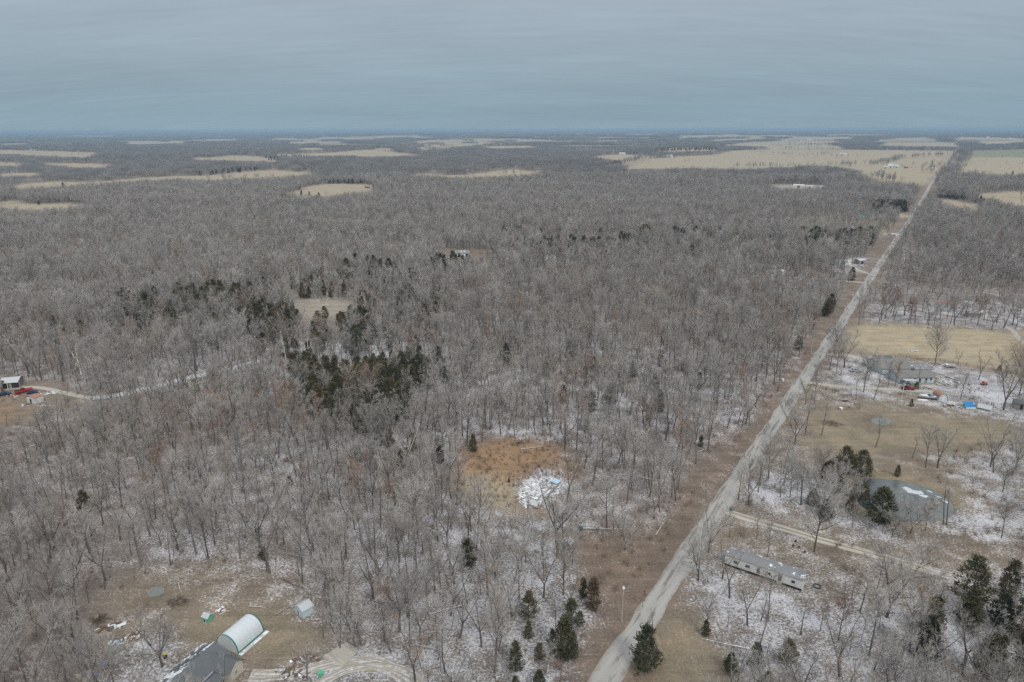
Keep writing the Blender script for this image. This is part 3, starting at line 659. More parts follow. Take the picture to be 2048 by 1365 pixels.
def clear_of_openings(x, y, z, H, rng, full=True):
    """share of trees, and nothing that would stand in front of open ground"""
    P = np.stack([x, y, z], 1); d = region_eval(P, 2.2)[2]; keep = (rng.random(len(x)) < d) & (d > .04)
    if full:
        for f_ in (.25, .5, .72):
            Q = P.copy(); Q[:, 2] += H*f_
            d2 = region_eval(Q, 1.0)[2]; keep &= ~((d2 < .03) & (d > .5))
    keep &= seg_dist(x, y, [tuple(p) for p in ROAD_PTS]) > 5.0
    keep &= seg_dist(x, y, SNOWPATH) > 4.0
    for pd in (POND, POND2, POND3):
        keep &= ~in_poly(x, y, pd)
    return keep
SNOWPATH = [tuple(p) for p in gp([(185, 797), (230, 792), (300, 776), (350, 762), (430, 745), (520, 722)])]
KEEPOUT = [(54., 136., 6.5), (61., 131.5, 6.5), (50., 134., 5.), (57., 128., 4.), (-66., 104., 9.), (-59., 104., 9.)]   # x, y, radius: where things stand
CEDZ = [  # outlines of cedar stands: outline, spacing, heights
 ([(582, 745), (640, 742), (700, 752), (760, 738), (835, 732), (872, 760), (830, 800), (790, 850), (750, 880), (690, 868), (630, 850), (590, 800)], 4.6, (7.5, 11.5)),
 ([(688, 655), (730, 650), (738, 700), (715, 712), (690, 690)], 4.6, (9, 13)), ([(465, 650), (520, 640), (585, 655), (580, 672), (500, 678)], 5.2, (11, 14)),
 ([(235, 615), (330, 608), (420, 600), (510, 605), (470, 632), (380, 632), (300, 640), (250, 640)], 7.0, (11, 14)), ([(685, 545), (745, 540), (785, 552), (740, 560), (690, 560)], 6, (11, 14)),
 ([(845, 542), (930, 532), (945, 545), (880, 552)], 7, (10, 13)), ([(985, 515), (1050, 505), (1120, 500), (1200, 505), (1210, 520), (1100, 520), (1000, 525)], 6.5, (11, 15)),
 ([(1180, 498), (1230, 490), (1290, 478), (1300, 486), (1240, 505), (1200, 512)], 6, (11, 15)), ([(1340, 482), (1400, 478), (1450, 490), (1440, 498), (1360, 492)], 7, (11, 15)),
 ([(1565, 492), (1630, 478), (1690, 485), (1742, 480), (1735, 502), (1680, 505), (1600, 508)], 6.5, (11, 15)), ([(1735, 420), (1790, 412), (1822, 412), (1820, 425), (1745, 430)], 6.5, (11, 15)),
 ([(1640, 645), (1662, 612), (1668, 618), (1655, 648)], 4.5, (8, 10)), ([(1390, 945), (1440, 888), (1450, 892), (1400, 955)], 7, (4, 7)), ([(1585, 700), (1612, 668), (1620, 680), (1600, 705)], 6, (6, 8)),
 ([(1745, 500), (1765, 475), (1768, 490), (1752, 510)], 8, (8, 11)),
 ([(1020, 1230), (1090, 1200), (1170, 1180), (1195, 1230), (1150, 1320), (1080, 1390), (1000, 1390), (1000, 1300)], 6.6, (3.5, 7.5)),
 ([(1470, 1290), (1560, 1270), (1640, 1320), (1600, 1390), (1450, 1390)], 9.5, (4, 8)), ([(1860, 1200), (1980, 1180), (2060, 1150), (2060, 1390), (1820, 1390)], 7.2, (7, 12)),
 ([(720, 850), (790, 880), (850, 930), (820, 950), (760, 900)], 9, (5, 9)), ([(860, 735), (895, 730), (905, 760), (880, 775)], 6, (7, 10)), ([(0, 650), (200, 640), (230, 690), (120, 700), (0, 690)], 16, (6, 9)),
 ([(1870, 392), (1900, 390), (1960, 402), (1995, 415), (1990, 425), (1930, 412), (1880, 405)], 10, (9, 12)), ([(740, 372), (758, 370), (762, 380), (745, 384)], 8, (8, 10)),
 ([(220, 600), (400, 585), (620, 560), (830, 540), (880, 600), (860, 700), (600, 720), (400, 700), (220, 690)], 10.5, (6, 10)),
 ([(1000, 470), (1500, 460), (1560, 500), (1400, 520), (1000, 540)], 24, (9, 13)), ([(600, 850), (760, 860), (900, 900), (900, 960), (700, 930)], 13, (5, 9)), ([(930, 700), (1400, 720), (1400, 840), (1000, 820)], 20, (5, 9)),
 ([(1290, 302), (1440, 298), (1440, 301), (1300, 306)], 26, (8, 11)), ([(590, 385), (600, 379), (660, 366), (700, 364), (745, 367), (700, 369), (620, 374)], 14, (8, 11)),
 ([(380, 352), (480, 342), (520, 338), (520, 342), (400, 354)], 24, (9, 12)), ([(595, 336), (690, 326), (700, 330), (610, 342)], 18, (9, 12)), ([(1155, 335), (1240, 326), (1245, 332), (1170, 342)], 18, (9, 12)),
 ([(1230, 345), (1330, 352), (1350, 357), (1250, 356)], 30, (8, 11)), ([(520, 312), (600, 312), (650, 318), (560, 325)], 30, (9, 12)), ([(1020, 360), (1100, 362), (1080, 372), (1010, 370)], 22, (9, 12)),
]
rng = np.random.default_rng(5)
ced = []     # x, y, height
for poly, s, (ha, hb) in CEDZ:
    wp = [G(u, v)[:2] for u, v in poly]; xs = [p[0] for p in wp]; ys = [p[1] for p in wp]
    gx, gy = np.meshgrid(np.arange(min(xs), max(xs)+s, s), np.arange(min(ys), max(ys)+s, s)); x = gx.ravel()+rng.uniform(-.5, .5, gx.size)*s; y = gy.ravel()+rng.uniform(-.5, .5, gx.size)*s
    k = in_poly(x, y, [tuple(p) for p in wp]); x, y = x[k], y[k]; H = rng.uniform(ha, hb, len(x)); z = h0(x, y)
    P = np.stack([x, y, z], 1); d = region_eval(P, 1)[2]; k = ((d > .05) | (s > 20)) & ((fbm(x/22, y/22, 17) > .42) | (s > 10) | ((s < 5.05) & (fbm(x/9, y/9, 17) > .44)) | (np.hypot(x, y) < 230))
    ced += [(a, b, c, None) for a, b, c in zip(x[k], y[k], H[k])]
x, y = jgrid(100, 900, 34); z = h0(x, y); k = clear_of_openings(x, y, z, np.full(len(x), 7.), rng) & (rng.random(len(x)) < .5)
ced += [(a, b, c, None) for a, b, c in zip(x[k], y[k], rng.uniform(3.5, 8, k.sum()))]
MAN_CED = [ # base u, v, top row, sort, label
 (1688, 944, 893, 6, 'broad dark cedar on the far bank of the big pond, left of a second one'),
 (1722, 949, 900, 6, 'wide dark green cedar with layered boughs at the left end of the big pond'),
 (1794, 953, 930, 0, 'small brownish cedar alone on the far bank of the big pond'),
 (1757, 1050, 974, 7, 'layered green cedar on the near bank of the big pond'),
 (1822, 813, 798, 1, 'small round dark cedar in the brown field below the leaning utility pole'),
 (1288, 1340, 1250, 1, 'bushy dark cedar standing right beside the gravel road, with snow at its foot'),
 (947, 904, 868, 0, 'dark cedar at the left edge of the orange clearing'),
 (1128, 1316, 1232, 2, 'yellowish green cedar at the wood edge near the utility pole'),
 (1186, 1218, 1155, 2, 'dark narrow cedar at the wood edge facing the gravel road'),
 (1411, 1272, 1240, 0, 'little dark cedar in the snowy yard below the mobile home'),
 (1510, 1335, 1285, 1, 'dark green cedar in the snowy wood below the mobile home'),
 (1938, 1216, 1112, 4, 'tall layered cedar beside the snowy driveway end'),
 (1460, 1345, 1305, 3, 'low dark cedar beside a bigger cedar in the snowy lower wood'),
 (1655, 965, 922, 6, 'low bushy cedar among pale branches at the left of the big pond'),
 (1625, 1010, 978, 6, 'low green cedar thicket between road and the big pond'),
 (1722, 1000, 962, 6, 'dark cedar leaning over the near left shore of the big pond'),
 (1998, 742, 730, 3, 'dark bushy evergreen on the lower edge of the tan hay field'),
 (1703, 562, 534, 1, 'dark cedar beside the snowy junk yard left of the road'),
 (603, 392, 380, 0, 'pointed dark cedar on the small tan clearing far off, first of three'),
 (619, 393, 383, 1, 'round dark cedar between two others on the small far clearing'),
 (638, 396, 385, 1, 'dark cedar beside a pale roof on the small far clearing'),
 (127, 376, 365, 3, 'broad dark cedar in the far left tan field'), (78, 410, 401, 3, 'dark round cedar on the small tan field at the far left'),
 (1672, 985, 942, 4, 'grey green cedar behind pale branches at the left pond shore'), (1700, 1030, 990, 5, 'thin cedar between two pond side trees on the near left shore'), (1652, 1035, 1000, 6, 'low spreading cedar behind the broad bare oak'), (1770, 1052, 1005, 5, 'cedar close right of the layered one on the near bank of the big pond'), (1832, 778, 763, 3, 'olive evergreen bush behind the dark red pickup'),
 (2025, 349, 342, 3, 'dark round cedar alone in the far right tan field'), (1018, 965, 955, 0, 'tiny brown cedar in the clearing above the rubble heap'),
]
for u, v, vt, s, lab in MAN_CED:
    b = G(u, v); ced.append((b[0], b[1], top_height(b, vt), (s, lab)))
# every cedar one can tell is a tree of its own
ced = [c for c in ced if all(math.hypot(c[0]-q[0], c[1]-q[1]) > 0 for q in [])]
info = []
for c in ced:
    z = float(h0(c[0], c[1])); u, v, d = proj(np.array([[c[0], c[1], z]])); u, v, d = float(u[0]), float(v[0]), float(d[0])
    inn = -40 < u < 2090 and 0 < v < 1420
    info.append((-(1e6 if c[3] else 0)-(c[2]/d if inn else 0), c, z, u, v, inn))
info.sort(key=lambda t: t[0])
def zone(u, v):
    if v < 330: return 'in the farthest fields near the skyline'
    if v < 400: return 'in the far woods between the tan fields'
    if v < 470: return 'in the far wood near the straight road' if u > 1500 else 'in the broad wood beyond the small house'
    if v < 560: return ('near the road beyond the junk yards' if u > 1480 else 'in the wooded draw past the small house' if u > 900 else 'in the wood round the small far house')
    if v < 700: return ('in the far wood on the right side of the road' if u > 1700 else 'at the wood edge beside the road' if u > 1560 else 'in the wide wood above the dark cedar stand' if u > 620 else 'in the dark band left of the small dirt clearing')
    if v < 880: return ('at the road verge above the ponds' if u > 1400 else 'in the wood right of the dark cedar stand' if u > 880 else 'in the dense dark cedar stand amid the grey wood' if u > 560 else 'in the wood by the left farmyard')
    if v < 1080: return ('round the big pond' if u > 1500 else 'at the wood edge left of the gravel road' if u > 1130 else 'in the wood left of the orange clearing' if u > 500 else 'in the wood at the left edge of the picture')
    if u > 1850: return 'in the lower right corner wood'
    if u > 1400: return 'in the snowy lower wood below the mobile home'
    if u > 980: return 'in the wood between rubble heap and utility pole'
    if u > 640: return 'in the snowy wood right of the hoop shed'
    if u > 360: return 'in the thin wood behind the hoop shed'
    return 'in the lower left wood beyond the dark roofed house'
CEDN = 0; rest = []
for key, c, z, u, v, inn in info:
    if CEDN < 290 and inn and (c[3] or c[2] > 3):
        s = c[3][0] if c[3] else rng.integers(0, 6); lab = c[3][1] if c[3] else 'dark green cedar standing '+zone(u, v)
        src = CEDAR[int(s)]; sc = c[2]/src['H']
        t = thing('cedar_tree', lab, 'cedar tree', (c[0], c[1], z-.1), rng.uniform(0, 6.28), None if c[3] else 'cedars '+zone(u, v), sc)
        link('trunk', src['trunk'], t); link('crown', src['crown'], t); CEDN += 1
    else: rest.append((c[0], c[1], z, c[2]))
if rest:
    A = np.array(rest); n = len(A)
    scatter('cedar_thicket', np.stack([A[:, 0], A[:, 1], A[:, 2]-.1], 1), rng.integers(0, 6, n), np.stack([np.zeros(n), np.zeros(n), rng.uniform(0, 6.28, n)], 1), A[:, 3]/8.,
            source_collection('cedar_source', [c['whole'] for c in CEDAR]), label='scattered dark cedars far off through the grey woods', category='cedars', kind='stuff')
CEDXY = np.array([(c[0], c[1], c[2]) for c in ced])
for u, v, r_ in [(460, 1310, 11), (500, 1275, 8), (605, 1235, 4), (1132, 1088, 4), (1070, 985, 9), (413, 1240, 4), (72, 800, 8), (20, 775, 9), (925, 514, 14), (1600, 375, 22), (40, 784, 8), (90, 782, 6), (796, 498, 12)]:
    b = G(u, v); KEEPOUT.append((b[0], b[1], r_))

# manual bare trees: base u, v, top row, sort (o open, s slim, f forest, p pale, r rusty), label
MAN = [
 (1417, 1105, 1003, 'o', 'tall bare tree on the road edge above the end of the mobile home'), (1397, 1161, 1058, 'o', 'spreading bare tree between gravel road and the mobile home, crown over the road'),
 (1445, 1157, 1083, 'f', 'bare tree against the road end of the mobile home'), (1415, 1165, 1117, 's', 'slender bare sapling between two bigger trees beside the road'),
 (1459, 1075, 1020, 's', 'thin bare tree at the mouth of the gravel driveway'), (1514, 1078, 1017, 's', 'slim bare tree just below the gravel driveway, near its mouth'),
 (1535, 1115, 1047, 'f', 'crooked bare tree behind the middle of the mobile home'), (1628, 1104, 985, 'o', 'broad bare oak beside the driveway with a full round grey crown'),
 (1784, 1074, 1008, 'o', 'wide low bare tree on the near bank of the big pond'), (1821, 1067, 988, 'o', 'bare tree with spreading pale limbs at the near shore of the big pond'),
 (1887, 1049, 962, 's', 'tall thin bare stem at the right end of the big pond'), (1893, 1050, 966, 's', 'second thin stem of the pair at the right end of the big pond'),
 (2003, 1076, 1000, 'f', 'bare tree standing alone on snowy grass right of the big pond'), (1773, 1235, 1078, 'o', 'largest bare tree, thick trunk, leaning right between driveway and lower wood'),
 (1720, 1223, 1130, 's', 'bare tree with a snapped arching limb at its foot'), (1754, 1179, 1095, 'f', 'bare tree close below the middle of the gravel driveway'),
 (1690, 1215, 1150, 's', 'leaning bare sapling right of the mobile home'), (1703, 1198, 1152, 's', 'small bare tree beside a leaning sapling right of the mobile home'),
 (1412, 1268, 1200, 'f', 'bare tree rising behind the little dark cedar in the snowy yard'), (1495, 1252, 1150, 'f', 'tall bare tree in front of the mobile home, left of three'),
 (1522, 1242, 1168, 's', 'thin bare tree in front of the middle of the mobile home'), (1536, 1241, 1140, 'f', 'dark trunked bare tree in front of the mobile home, right of a thin one'),
 (1601, 1270, 1188, 's', 'straight thin bare tree below the white end of the mobile home'), (1677, 1280, 1190, 'r', 'brown leaved young oak in the lower wood right of the mobile home'), (1776, 776, 722, 'f', 'bare tree in front of the left end of the blue house, beside the lane end'), (1838, 772, 728, 's', 'thin bare tree against the front wall of the blue house'), (1712, 800, 748, 's', 'thin bare tree on the snowy driveway bend'), (1658, 742, 690, 'f', 'roadside bare tree just below the looped lane mouth'), (1957, 760, 705, 'f', 'bare tree left of the orange riding mower'), (1620, 985, 925, 'o', 'spreading bare tree behind the broad oak, left of the pond'), (1706, 1012, 950, 'o', 'greyish bare tree with fanned limbs at the near left pond shore'), (1640, 960, 905, 'o', 'bare tree just left of the two dark pond cedars'), (1500, 975, 905, 's', 'thin roadside tree left of the pond side trees'), (1476, 1000, 930, 's', 'thin roadside sapling above the driveway mouth'), (1850, 1062, 1000, 'r', 'brown bush like tree on the near bank right of the spreading pale one'),
 (1640, 1262, 1200, 'r', 'reddish brown bushy oak in the lower wood'), (1819, 1305, 1198, 'f', 'bare tree in the lower wood left of the big cedars'), (1829, 1311, 1190, 'f', 'bare tree leaning right in the lower wood, one of a close pair'),
 (1860, 1333, 1220, 'f', 'bare leaning tree in front of the big cedars'), (1758, 1257, 1205, 's', 'very thin leaning sapling below the largest bare tree'), (1747, 1342, 1250, 's', 'thin bare tree low in the lower right wood'),
 (1790, 1361, 1260, 'o', 'forked bare tree at the bottom edge of the lower right wood'), (1836, 1290, 1185, 'r', 'rusty leaved tree right of the largest bare tree'),
 (1668, 714, 655, 'o', 'bare tree by the snowy lane mouth beside the road, left of a bigger one'), (1688, 736, 660, 'o', 'big bare tree beside the looped lane above the second driveway'), (1673, 748, 700, 'f', 'bare tree with a forked trunk just inside the looped lane'),
 (1682, 766, 736, 's', 'small bare tree between the looped lane and the straight driveway'), (1727, 785, 715, 'o', 'bare tree with a low left limb just above the snowy driveway bend'), (1737, 762, 715, 's', 'slim bare tree left of the parked sedan'),
 (1747, 800, 735, 's', 'crooked bare tree on the brown bank below the driveway'), (1611, 810, 745, 'f', 'bare roadside tree at the driveway mouth, left of a pair'), (1628, 810, 730, 'f', 'bare roadside tree at the driveway mouth, right of a pair'),
 (1590, 889, 793, 'o', 'thick bunchy bare tree at the road edge beside the brown field'), (1610, 869, 780, 's', 'slim bare tree behind the bunchy roadside tree'), (1643, 871, 790, 's', 'slim bare tree in front of the rusty brush heap'),
 (1751, 895, 820, 'f', 'lone bare tree below the small round pond'), (1825, 916, 865, 's', 'short bare tree left of two taller ones above the big pond'), (1851, 935, 855, 'f', 'tall bare tree between a short and a tall one above the big pond'),
 (1875, 936, 850, 'f', 'tall bare tree right of its twin above the big pond'), (1870, 729, 663, 'o', 'big bare tree leaning right behind the blue house'), (1921, 799, 743, 'f', 'dark bare trunk right of the arched roof shed'),
 (1916, 732, 700, 'f', 'bare tree at the hay field edge behind the snowy yard'), (2007, 820, 700, 'o', 'tall twin trunk bare tree in the snowy yard at the right'), (2038, 792, 703, 'o', 'tall bare tree at the right edge beside the grey shed'),
 (1981, 934, 840, 'f', 'bare tree on patchy snow at the right, left of a pair'), (1987, 945, 846, 'f', 'bare tree on patchy snow at the right, right of a pair'), (2030, 939, 850, 'o', 'bare tree near the right edge on patchy snow'),
 (2005, 985, 922, 'o', 'low branching bare tree on the snow streaks at the right'), (1790, 772, 722, 'r', 'rusty leaved tree hiding the left end of the blue house'), (1537, 957, 868, 'o', 'bare tree on the road edge facing the brown verge, left of three'),
 (1561, 995, 938, 'f', 'bare tree between road and pond, left of a close pair'), (1580, 995, 928, 'o', 'bare tree between road and pond, right of a close pair'), (1567, 972, 915, 'f', 'bare tree behind a close pair between road and pond'),
 (1668, 1002, 925, 'o', 'grey many stemmed bare tree at the left shore of the big pond'), (1692, 990, 925, 'o', 'grey low bare tree leaning over the left shore of the big pond'), (1516, 985, 915, 'f', 'bare roadside tree left of the pond side trees'),
 (1250, 1100, 1018, 'o', 'broad bare tree with snow at its foot on the brown verge'), (1116, 1112, 925, 'f', 'very tall slim bare tree beside the small hut'), (325, 1334, 1215, 'o', 'leaning bare tree with a low arching limb beside the dark roofed house'),
 (227, 1365, 1290, 'o', 'bare tree at the bottom edge left of the dark roofed house'), (614, 1362, 1270, 'f', 'bare tree at the snowy turning place right of the dark roofed house'), (680, 1297, 1200, 'f', 'bare leaning tree above the turning place'),
 (710, 1292, 1190, 'o', 'forked bare tree above the turning place'), (724, 1292, 1200, 'f', 'bare tree just right of a forked one above the turning place'), (647, 1277, 1220, 's', 'slim bare tree right of the small grey shed'),
 (779, 1214, 1110, 'f', 'leaning bare trunk in the wood right of the small grey shed'), (1306, 1268, 1212, 's', 'small bare tree just above the roadside cedar'), (1285, 1215, 1180, 'r', 'low rusty sapling on the road verge near the pole'),
 (1133, 1010, 900, 'f', 'bare tree right of the rubble heap'),
]
PALES = [(612, 665, 15), (565, 662, 14), (655, 483, 17), (742, 456, 17), (595, 530, 15), (645, 585, 14), (28, 665, 15), (150, 688, 14), (182, 666, 14), (770, 688, 15), (727, 577, 14), (1562, 432, 20), (812, 530, 15),
         (120, 505, 13), (1180, 470, 14), (690, 480, 15), (1290, 690, 13), (810, 850, 14), (505, 560, 13), (1415, 462, 14), (380, 735, 13), (860, 490, 13)]
SETS = dict(o=OPEN, s=SLIM, f=FOREST, p=PALE, r=RUSTY)
NIND = 0; MXY = []
def plant(src, b, H, lab, grp, cat='bare tree', name='bare_tree'):
    global NIND
    t = thing(name, lab, cat, (b[0], b[1], float(h0(b[0], b[1]))-.15), rng.uniform(0, 6.28), grp, H/src['H'])
    link('trunk', src['trunk'], t); link('crown', src['crown'], t); NIND += 1
for i, (u, v, vt, s, lab) in enumerate(MAN):
    b = G(u, v); H = min(top_height(b, vt)*1.04, 24); st = SETS[s]; plant(st[(i*7+3) % len(st)], b, H, lab, None); MXY.append((b[0], b[1], 2.6))
for i, (u, vt, H) in enumerate(PALES):
    b = G(u, vt, H); b = np.array([b[0], b[1], 0]); dist = math.hypot(b[0], b[1])
    plant(PALE[i % 3], b, H, 'white barked sycamore with chalky limbs, '+('widest, beside the dirt clearing', 'left of the widest white one', 'alone far above the dirt clearing', 'far off left of the small house', 'left of the dark cedar band', 'in the small dirt clearing', 'at the far left edge', 'small and forked near the left edge', 'right of the small forked one', 'just above the dense cedar stand', 'with a dense pale crown right of the dirt clearing', 'tall and far off near the road', 'above the draw of cedars', 'high in the far left wood', 'just above the far cedar draw', 'right of the lone far one', 'small in the middle of the right wood', 'below the dense cedar stand', 'above the dark cedar band', 'small beyond the far cedar draw', 'near the left snowy track', 'beside the small far house')[i], None, 'sycamore tree', 'sycamore_tree')
    MXY.append((b[0], b[1], 4.5))
ROWT = [(1725, 640), (1758, 648), (1762, 641), (1770, 638), (1781, 628), (1785, 635), (1788, 639), (1808, 631), (1816, 648), (1820, 648), (1830, 645), (1854, 648), (1857, 651), (1901, 647), (1908, 652), (1930, 656), (1943, 633), (1955, 650), (1983, 661), (1993, 646), (2008, 656), (2025, 650), (2031, 658), (1740, 605), (1765, 610), (1800, 608), (1845, 625), (1880, 640), (1922, 630), (1968, 640), (2040, 630), (1870, 612)]
KO = np.array(KEEPOUT); MX = np.array(MXY)
def free(x, y, extra=0.):
    k = np.ones(len(x), bool)
    for a, b, r_ in KO: k &= np.hypot(x-a, y-b) > r_
    for a, b, r_ in MX: k &= np.hypot(x-a, y-b) > r_+extra
    for a, b, r_ in CEDXY: k &= np.hypot(x-a, y-b) > (3.1 if math.hypot(a, b) < 700 else 1.8)
    return k
x, y = jgrid(86, 430, 5.6); z = h0(x, y); H = 14.6+(fbm(x/45, y/45, 61)-.5)*6+rng.normal(0, 1.7, len(x)); H = np.clip(H, 7.5, 19)
k = clear_of_openings(x, y, z, H, rng) & free(x, y) & (rng.random(len(x)) < .93); x, y, z, H = x[k], y[k], z[k], H[k]
u, v, d = proj(np.stack([x, y, z+H*.5], 1)); vis = (u > -15) & (u < 2063) & (v > 0) & (v < 1372); order = np.argsort(np.where(vis, d/np.sqrt(H), 1e9))
NF = 300-NIND; ind = np.zeros(len(x), bool); ind[order[:NF]] = True
pick = rng.integers(0, 9, len(x)); rs = rng.random(len(x))
for i in np.where(ind)[0]:
    src = RUSTY[i % 2] if rs[i] < .022 else SLIM[i % 3] if rs[i] < .16 else FOREST[pick[i]]
    uu, vv, _ = proj(np.array([[x[i], y[i], z[i]]])); zn = zone(float(uu[0]), float(vv[0]))
    plant(src, (x[i], y[i]), float(H[i]) if rs[i] > .16 else float(H[i])*.8, ('young oak holding rusty leaves ' if rs[i] < .022 else 'slim bare grey tree crowded ' if rs[i] < .16 else 'bare grey forest tree crowded ')+zn,
          ('rusty oaks ' if rs[i] < .022 else 'slim bare trees ' if rs[i] < .16 else 'bare trees ')+zn)
allsrc = [t['whole'] for t in FOREST+SLIM+RUSTY+OPEN]+[t['whole'] for t in MIDT+MIDR+MIDP]+PATCH1+PATCH2     # 0-8 forest, 9-11 slim, 12-13 rusty, 14-17 open, 18-25 mid, 26-27 mid rusty, 28-29 mid pale, 30-33 patches, 34-36 far patches
P_, I_, R_, S_ = [], [], [], []
def add_pts(x, y, z, idx, scl, tilt=.05):
    n = len(x); P_.append(np.stack([x, y, z-.15], 1)); I_.append(idx); R_.append(np.stack([rng.normal(0, tilt, n), rng.normal(0, tilt, n), rng.uniform(0, 6.28, n)], 1))
    S_.append(scl if np.ndim(scl) == 2 else np.repeat(np.asarray(scl)[:, None], 3, 1))
k = ~ind; idx = np.where(rs < .022, 12+pick % 2, np.where(rs < .16, 9+pick % 3, pick)); add_pts(x[k], y[k], z[k], idx[k], H[k]/15.)
# saplings under the wood
x, y = jgrid(90, 360, 6.5); z = h0(x, y); k = clear_of_openings(x, y, z, np.full(len(x), 6.), rng, False) & free(x, y, -1); x, y, z = x[k], y[k], z[k]
add_pts(x, y, z, 9+rng.integers(0, 3, len(x)), rng.uniform(.28, .6, len(x)), .1)
b = np.array([G(a, c) for a, c in ROWT]); add_pts(b[:, 0], b[:, 1], b[:, 2], np.where(rng.random(len(b)) < .2, 12, rng.integers(0, 9, len(b))), rng.uniform(.85, 1.15, len(b)))
x, y = jgrid(430, 1500, 6.0); z = h0(x, y); H = np.clip(13.5+(fbm(x/60, y/60, 61)-.5)*10+rng.normal(0, 1.6, len(x)), 7, 19)
k = clear_of_openings(x, y, z, H, rng) & free(x, y); x, y, z, H = x[k], y[k], z[k], H[k]; q = rng.random(len(x)); idx = np.where(q < .05, 26+(q*1000).astype(int) % 2, np.where(q < .058, 28, 18+rng.integers(0, 8, len(x))))
add_pts(x, y, z, idx, H/15.)
# hedgerows and lone trees on the far fields
HEDGE = [([(1740, 331), (1790, 322), (1800, 318), (1850, 314), (1890, 312)], 9, 14), ([(1640, 310), (1665, 309)], 10, 6), ([(1680, 331), (1710, 333)], 12, 10), ([(1560, 298), (1900, 300)], 14, 12), ([(1850, 334), (1890, 334)], 12, 10),
         ([(1460, 335), (1700, 332)], 14, 8), ([(1540, 293), (1700, 286)], 30, 40), ([(1240, 331), (1280, 318), (1310, 315)], 16, 3), ([(820, 285), (900, 296)], 20, 30), ([(1925, 300), (1890, 335)], 24, 3), ([(930, 352), (1050, 350)], 22, 10),
         ([(1850, 345), (1990, 362), (2060, 365)], 11, 20), ([(1880, 372), (2060, 378)], 14, 14), ([(1990, 392), (2050, 396)], 30, 10), ([(100, 372), (130, 370)], 20, 5), ([(1550, 310), (1700, 316)], 40, 6), ([(1912, 303), (1895, 325), (1872, 372)], 16, 3), ([(1600, 291), (1640, 292)], 18, 30), ([(1480, 285), (1560, 284)], 24, 30), ([(1275, 320), (1330, 316)], 30, 6), ([(0, 328), (60, 326)], 30, 8), ([(210, 352), (330, 352)], 22, 6), ([(870, 285), (1000, 284)], 24, 40), ([(740, 303), (830, 303)], 30, 20), ([(1880, 352), (1905, 345)], 10, 10), ([(1745, 356), (1800, 368)], 10, 8), ([(420, 362), (560, 356)], 20, 6), ([(1150, 305), (1260, 303)], 24, 10)]
hx, hy = [], []
for pts, s, wv in HEDGE:
    w = [G(a, c)[:2] for a, c in pts]
    for a, c in zip(w, w[1:]):
        L = np.linalg.norm(c-a); n = max(1, int(L/(s*.5))); t = rng.random(n); p = a+(c-a)*t[:, None]+rng.normal(0, wv*.5, (n, 2)); hx += list(p[:, 0]); hy += list(p[:, 1])
hx, hy = np.array(hx), np.array(hy); k = seg_dist(hx, hy, [tuple(p) for p in ROAD_PTS]) > 6; hx, hy = hx[k], hy[k]
add_pts(hx, hy, h0(hx, hy), 18+rng.integers(0, 8, len(hx)), rng.uniform(.65, 1.15, len(hx)))
x, y = jgrid(700, 4600, 34); z = h0(x, y); P = np.stack([x, y, z], 1); tn, _, d = region_eval(P, 1.); k = (d < .03) & (np.abs(tn-np.array(FARTAN)).max(1) < .01) & (fbm(x/120, y/120, 71) > .60) & (rng.random(len(x)) < .35) & (seg_dist(x, y, [tuple(p) for p in ROAD_PTS]) > 8); x, y, z = x[k], y[k], z[k]
add_pts(x, y, z, 18+rng.integers(0, 8, len(x)), rng.uniform(.3, .85, len(x)))
x, y = jgrid(1500, 4600, 25); z = h0(x, y); k = clear_of_openings(x, y, z, np.full(len(x), 16.), rng); x, y, z = x[k], y[k], z[k]
add_pts(x, y, z, 30+rng.integers(0, 4, len(x)), rng.uniform(.85, 1.12, len(x)), .0)
x, y = jgrid(4600, 17000, 92, 41.); z = h0(x, y); k = clear_of_openings(x, y, z, np.full(len(x), 15.), rng); x, y, z = x[k], y[k], z[k]
add_pts(x, y, z, 34+rng.integers(0, 3, len(x)), rng.uniform(.85, 1.15, len(x)), .0)
x, y = jgrid(17000, 39000, 260, 41.); z = h0(x, y)
add_pts(x, y, z, 34+rng.integers(0, 3, len(x)), np.stack([np.full(len(x), 2.9), np.full(len(x), 2.9), rng.uniform(.9, 1.3, len(x))], 1), .0)
scatter('forest', np.concatenate(P_), np.concatenate(I_), np.concatenate(R_), np.concatenate(S_), source_collection('tree_source', allsrc), label='leafless grey brown woods stretching to the horizon', category='woods', kind='stuff')
# brush
b0c = G(1078, 985)
x, y = jgrid(88, 330, 3.4); z = hz(x, y); P = np.stack([x, y, z], 1); d = region_eval(P)[2]
nz = fbm(x/14, y/14, 91); k = (nz > np.where(d > .3, .48, np.where(d > .03, .44, .62))) & (seg_dist(x, y, [tuple(p) for p in ROAD_PTS]) > 5.5) & free(x, y, -1) & ~in_poly(x, y, POND) & (rng.random(len(x)) < .8)
x, y, z = x[k], y[k], z[k]; ci_ = [G(u_, v_) for u_, v_ in zip(rng.uniform(915, 1120, 420), rng.uniform(882, 1015, 420))]; ci_ = np.array([p for p in ci_ if math.hypot(p[0]-b0c[0], p[1]-b0c[1]) > 6.5]); x = np.concatenate([x, ci_[:, 0]]); y = np.concatenate([y, ci_[:, 1]]); z = np.concatenate([z, ci_[:, 2]]); n = len(x)
sclb = rng.uniform(.45, 1.25, n); sclb[-len(ci_):] *= .5
scatter('undergrowth', np.stack([x, y, z], 1), rng.integers(0, 4, n), np.stack([np.zeros(n), np.zeros(n), rng.uniform(0, 6.28, n)], 1), sclb, source_collection('brush_source', BRUSH),
        label='brown leafless brush and bramble under the trees', category='undergrowth', kind='stuff')
print('individual trees', NIND, 'cedars', CEDN, 'forest points', sum(len(p) for p in P_))
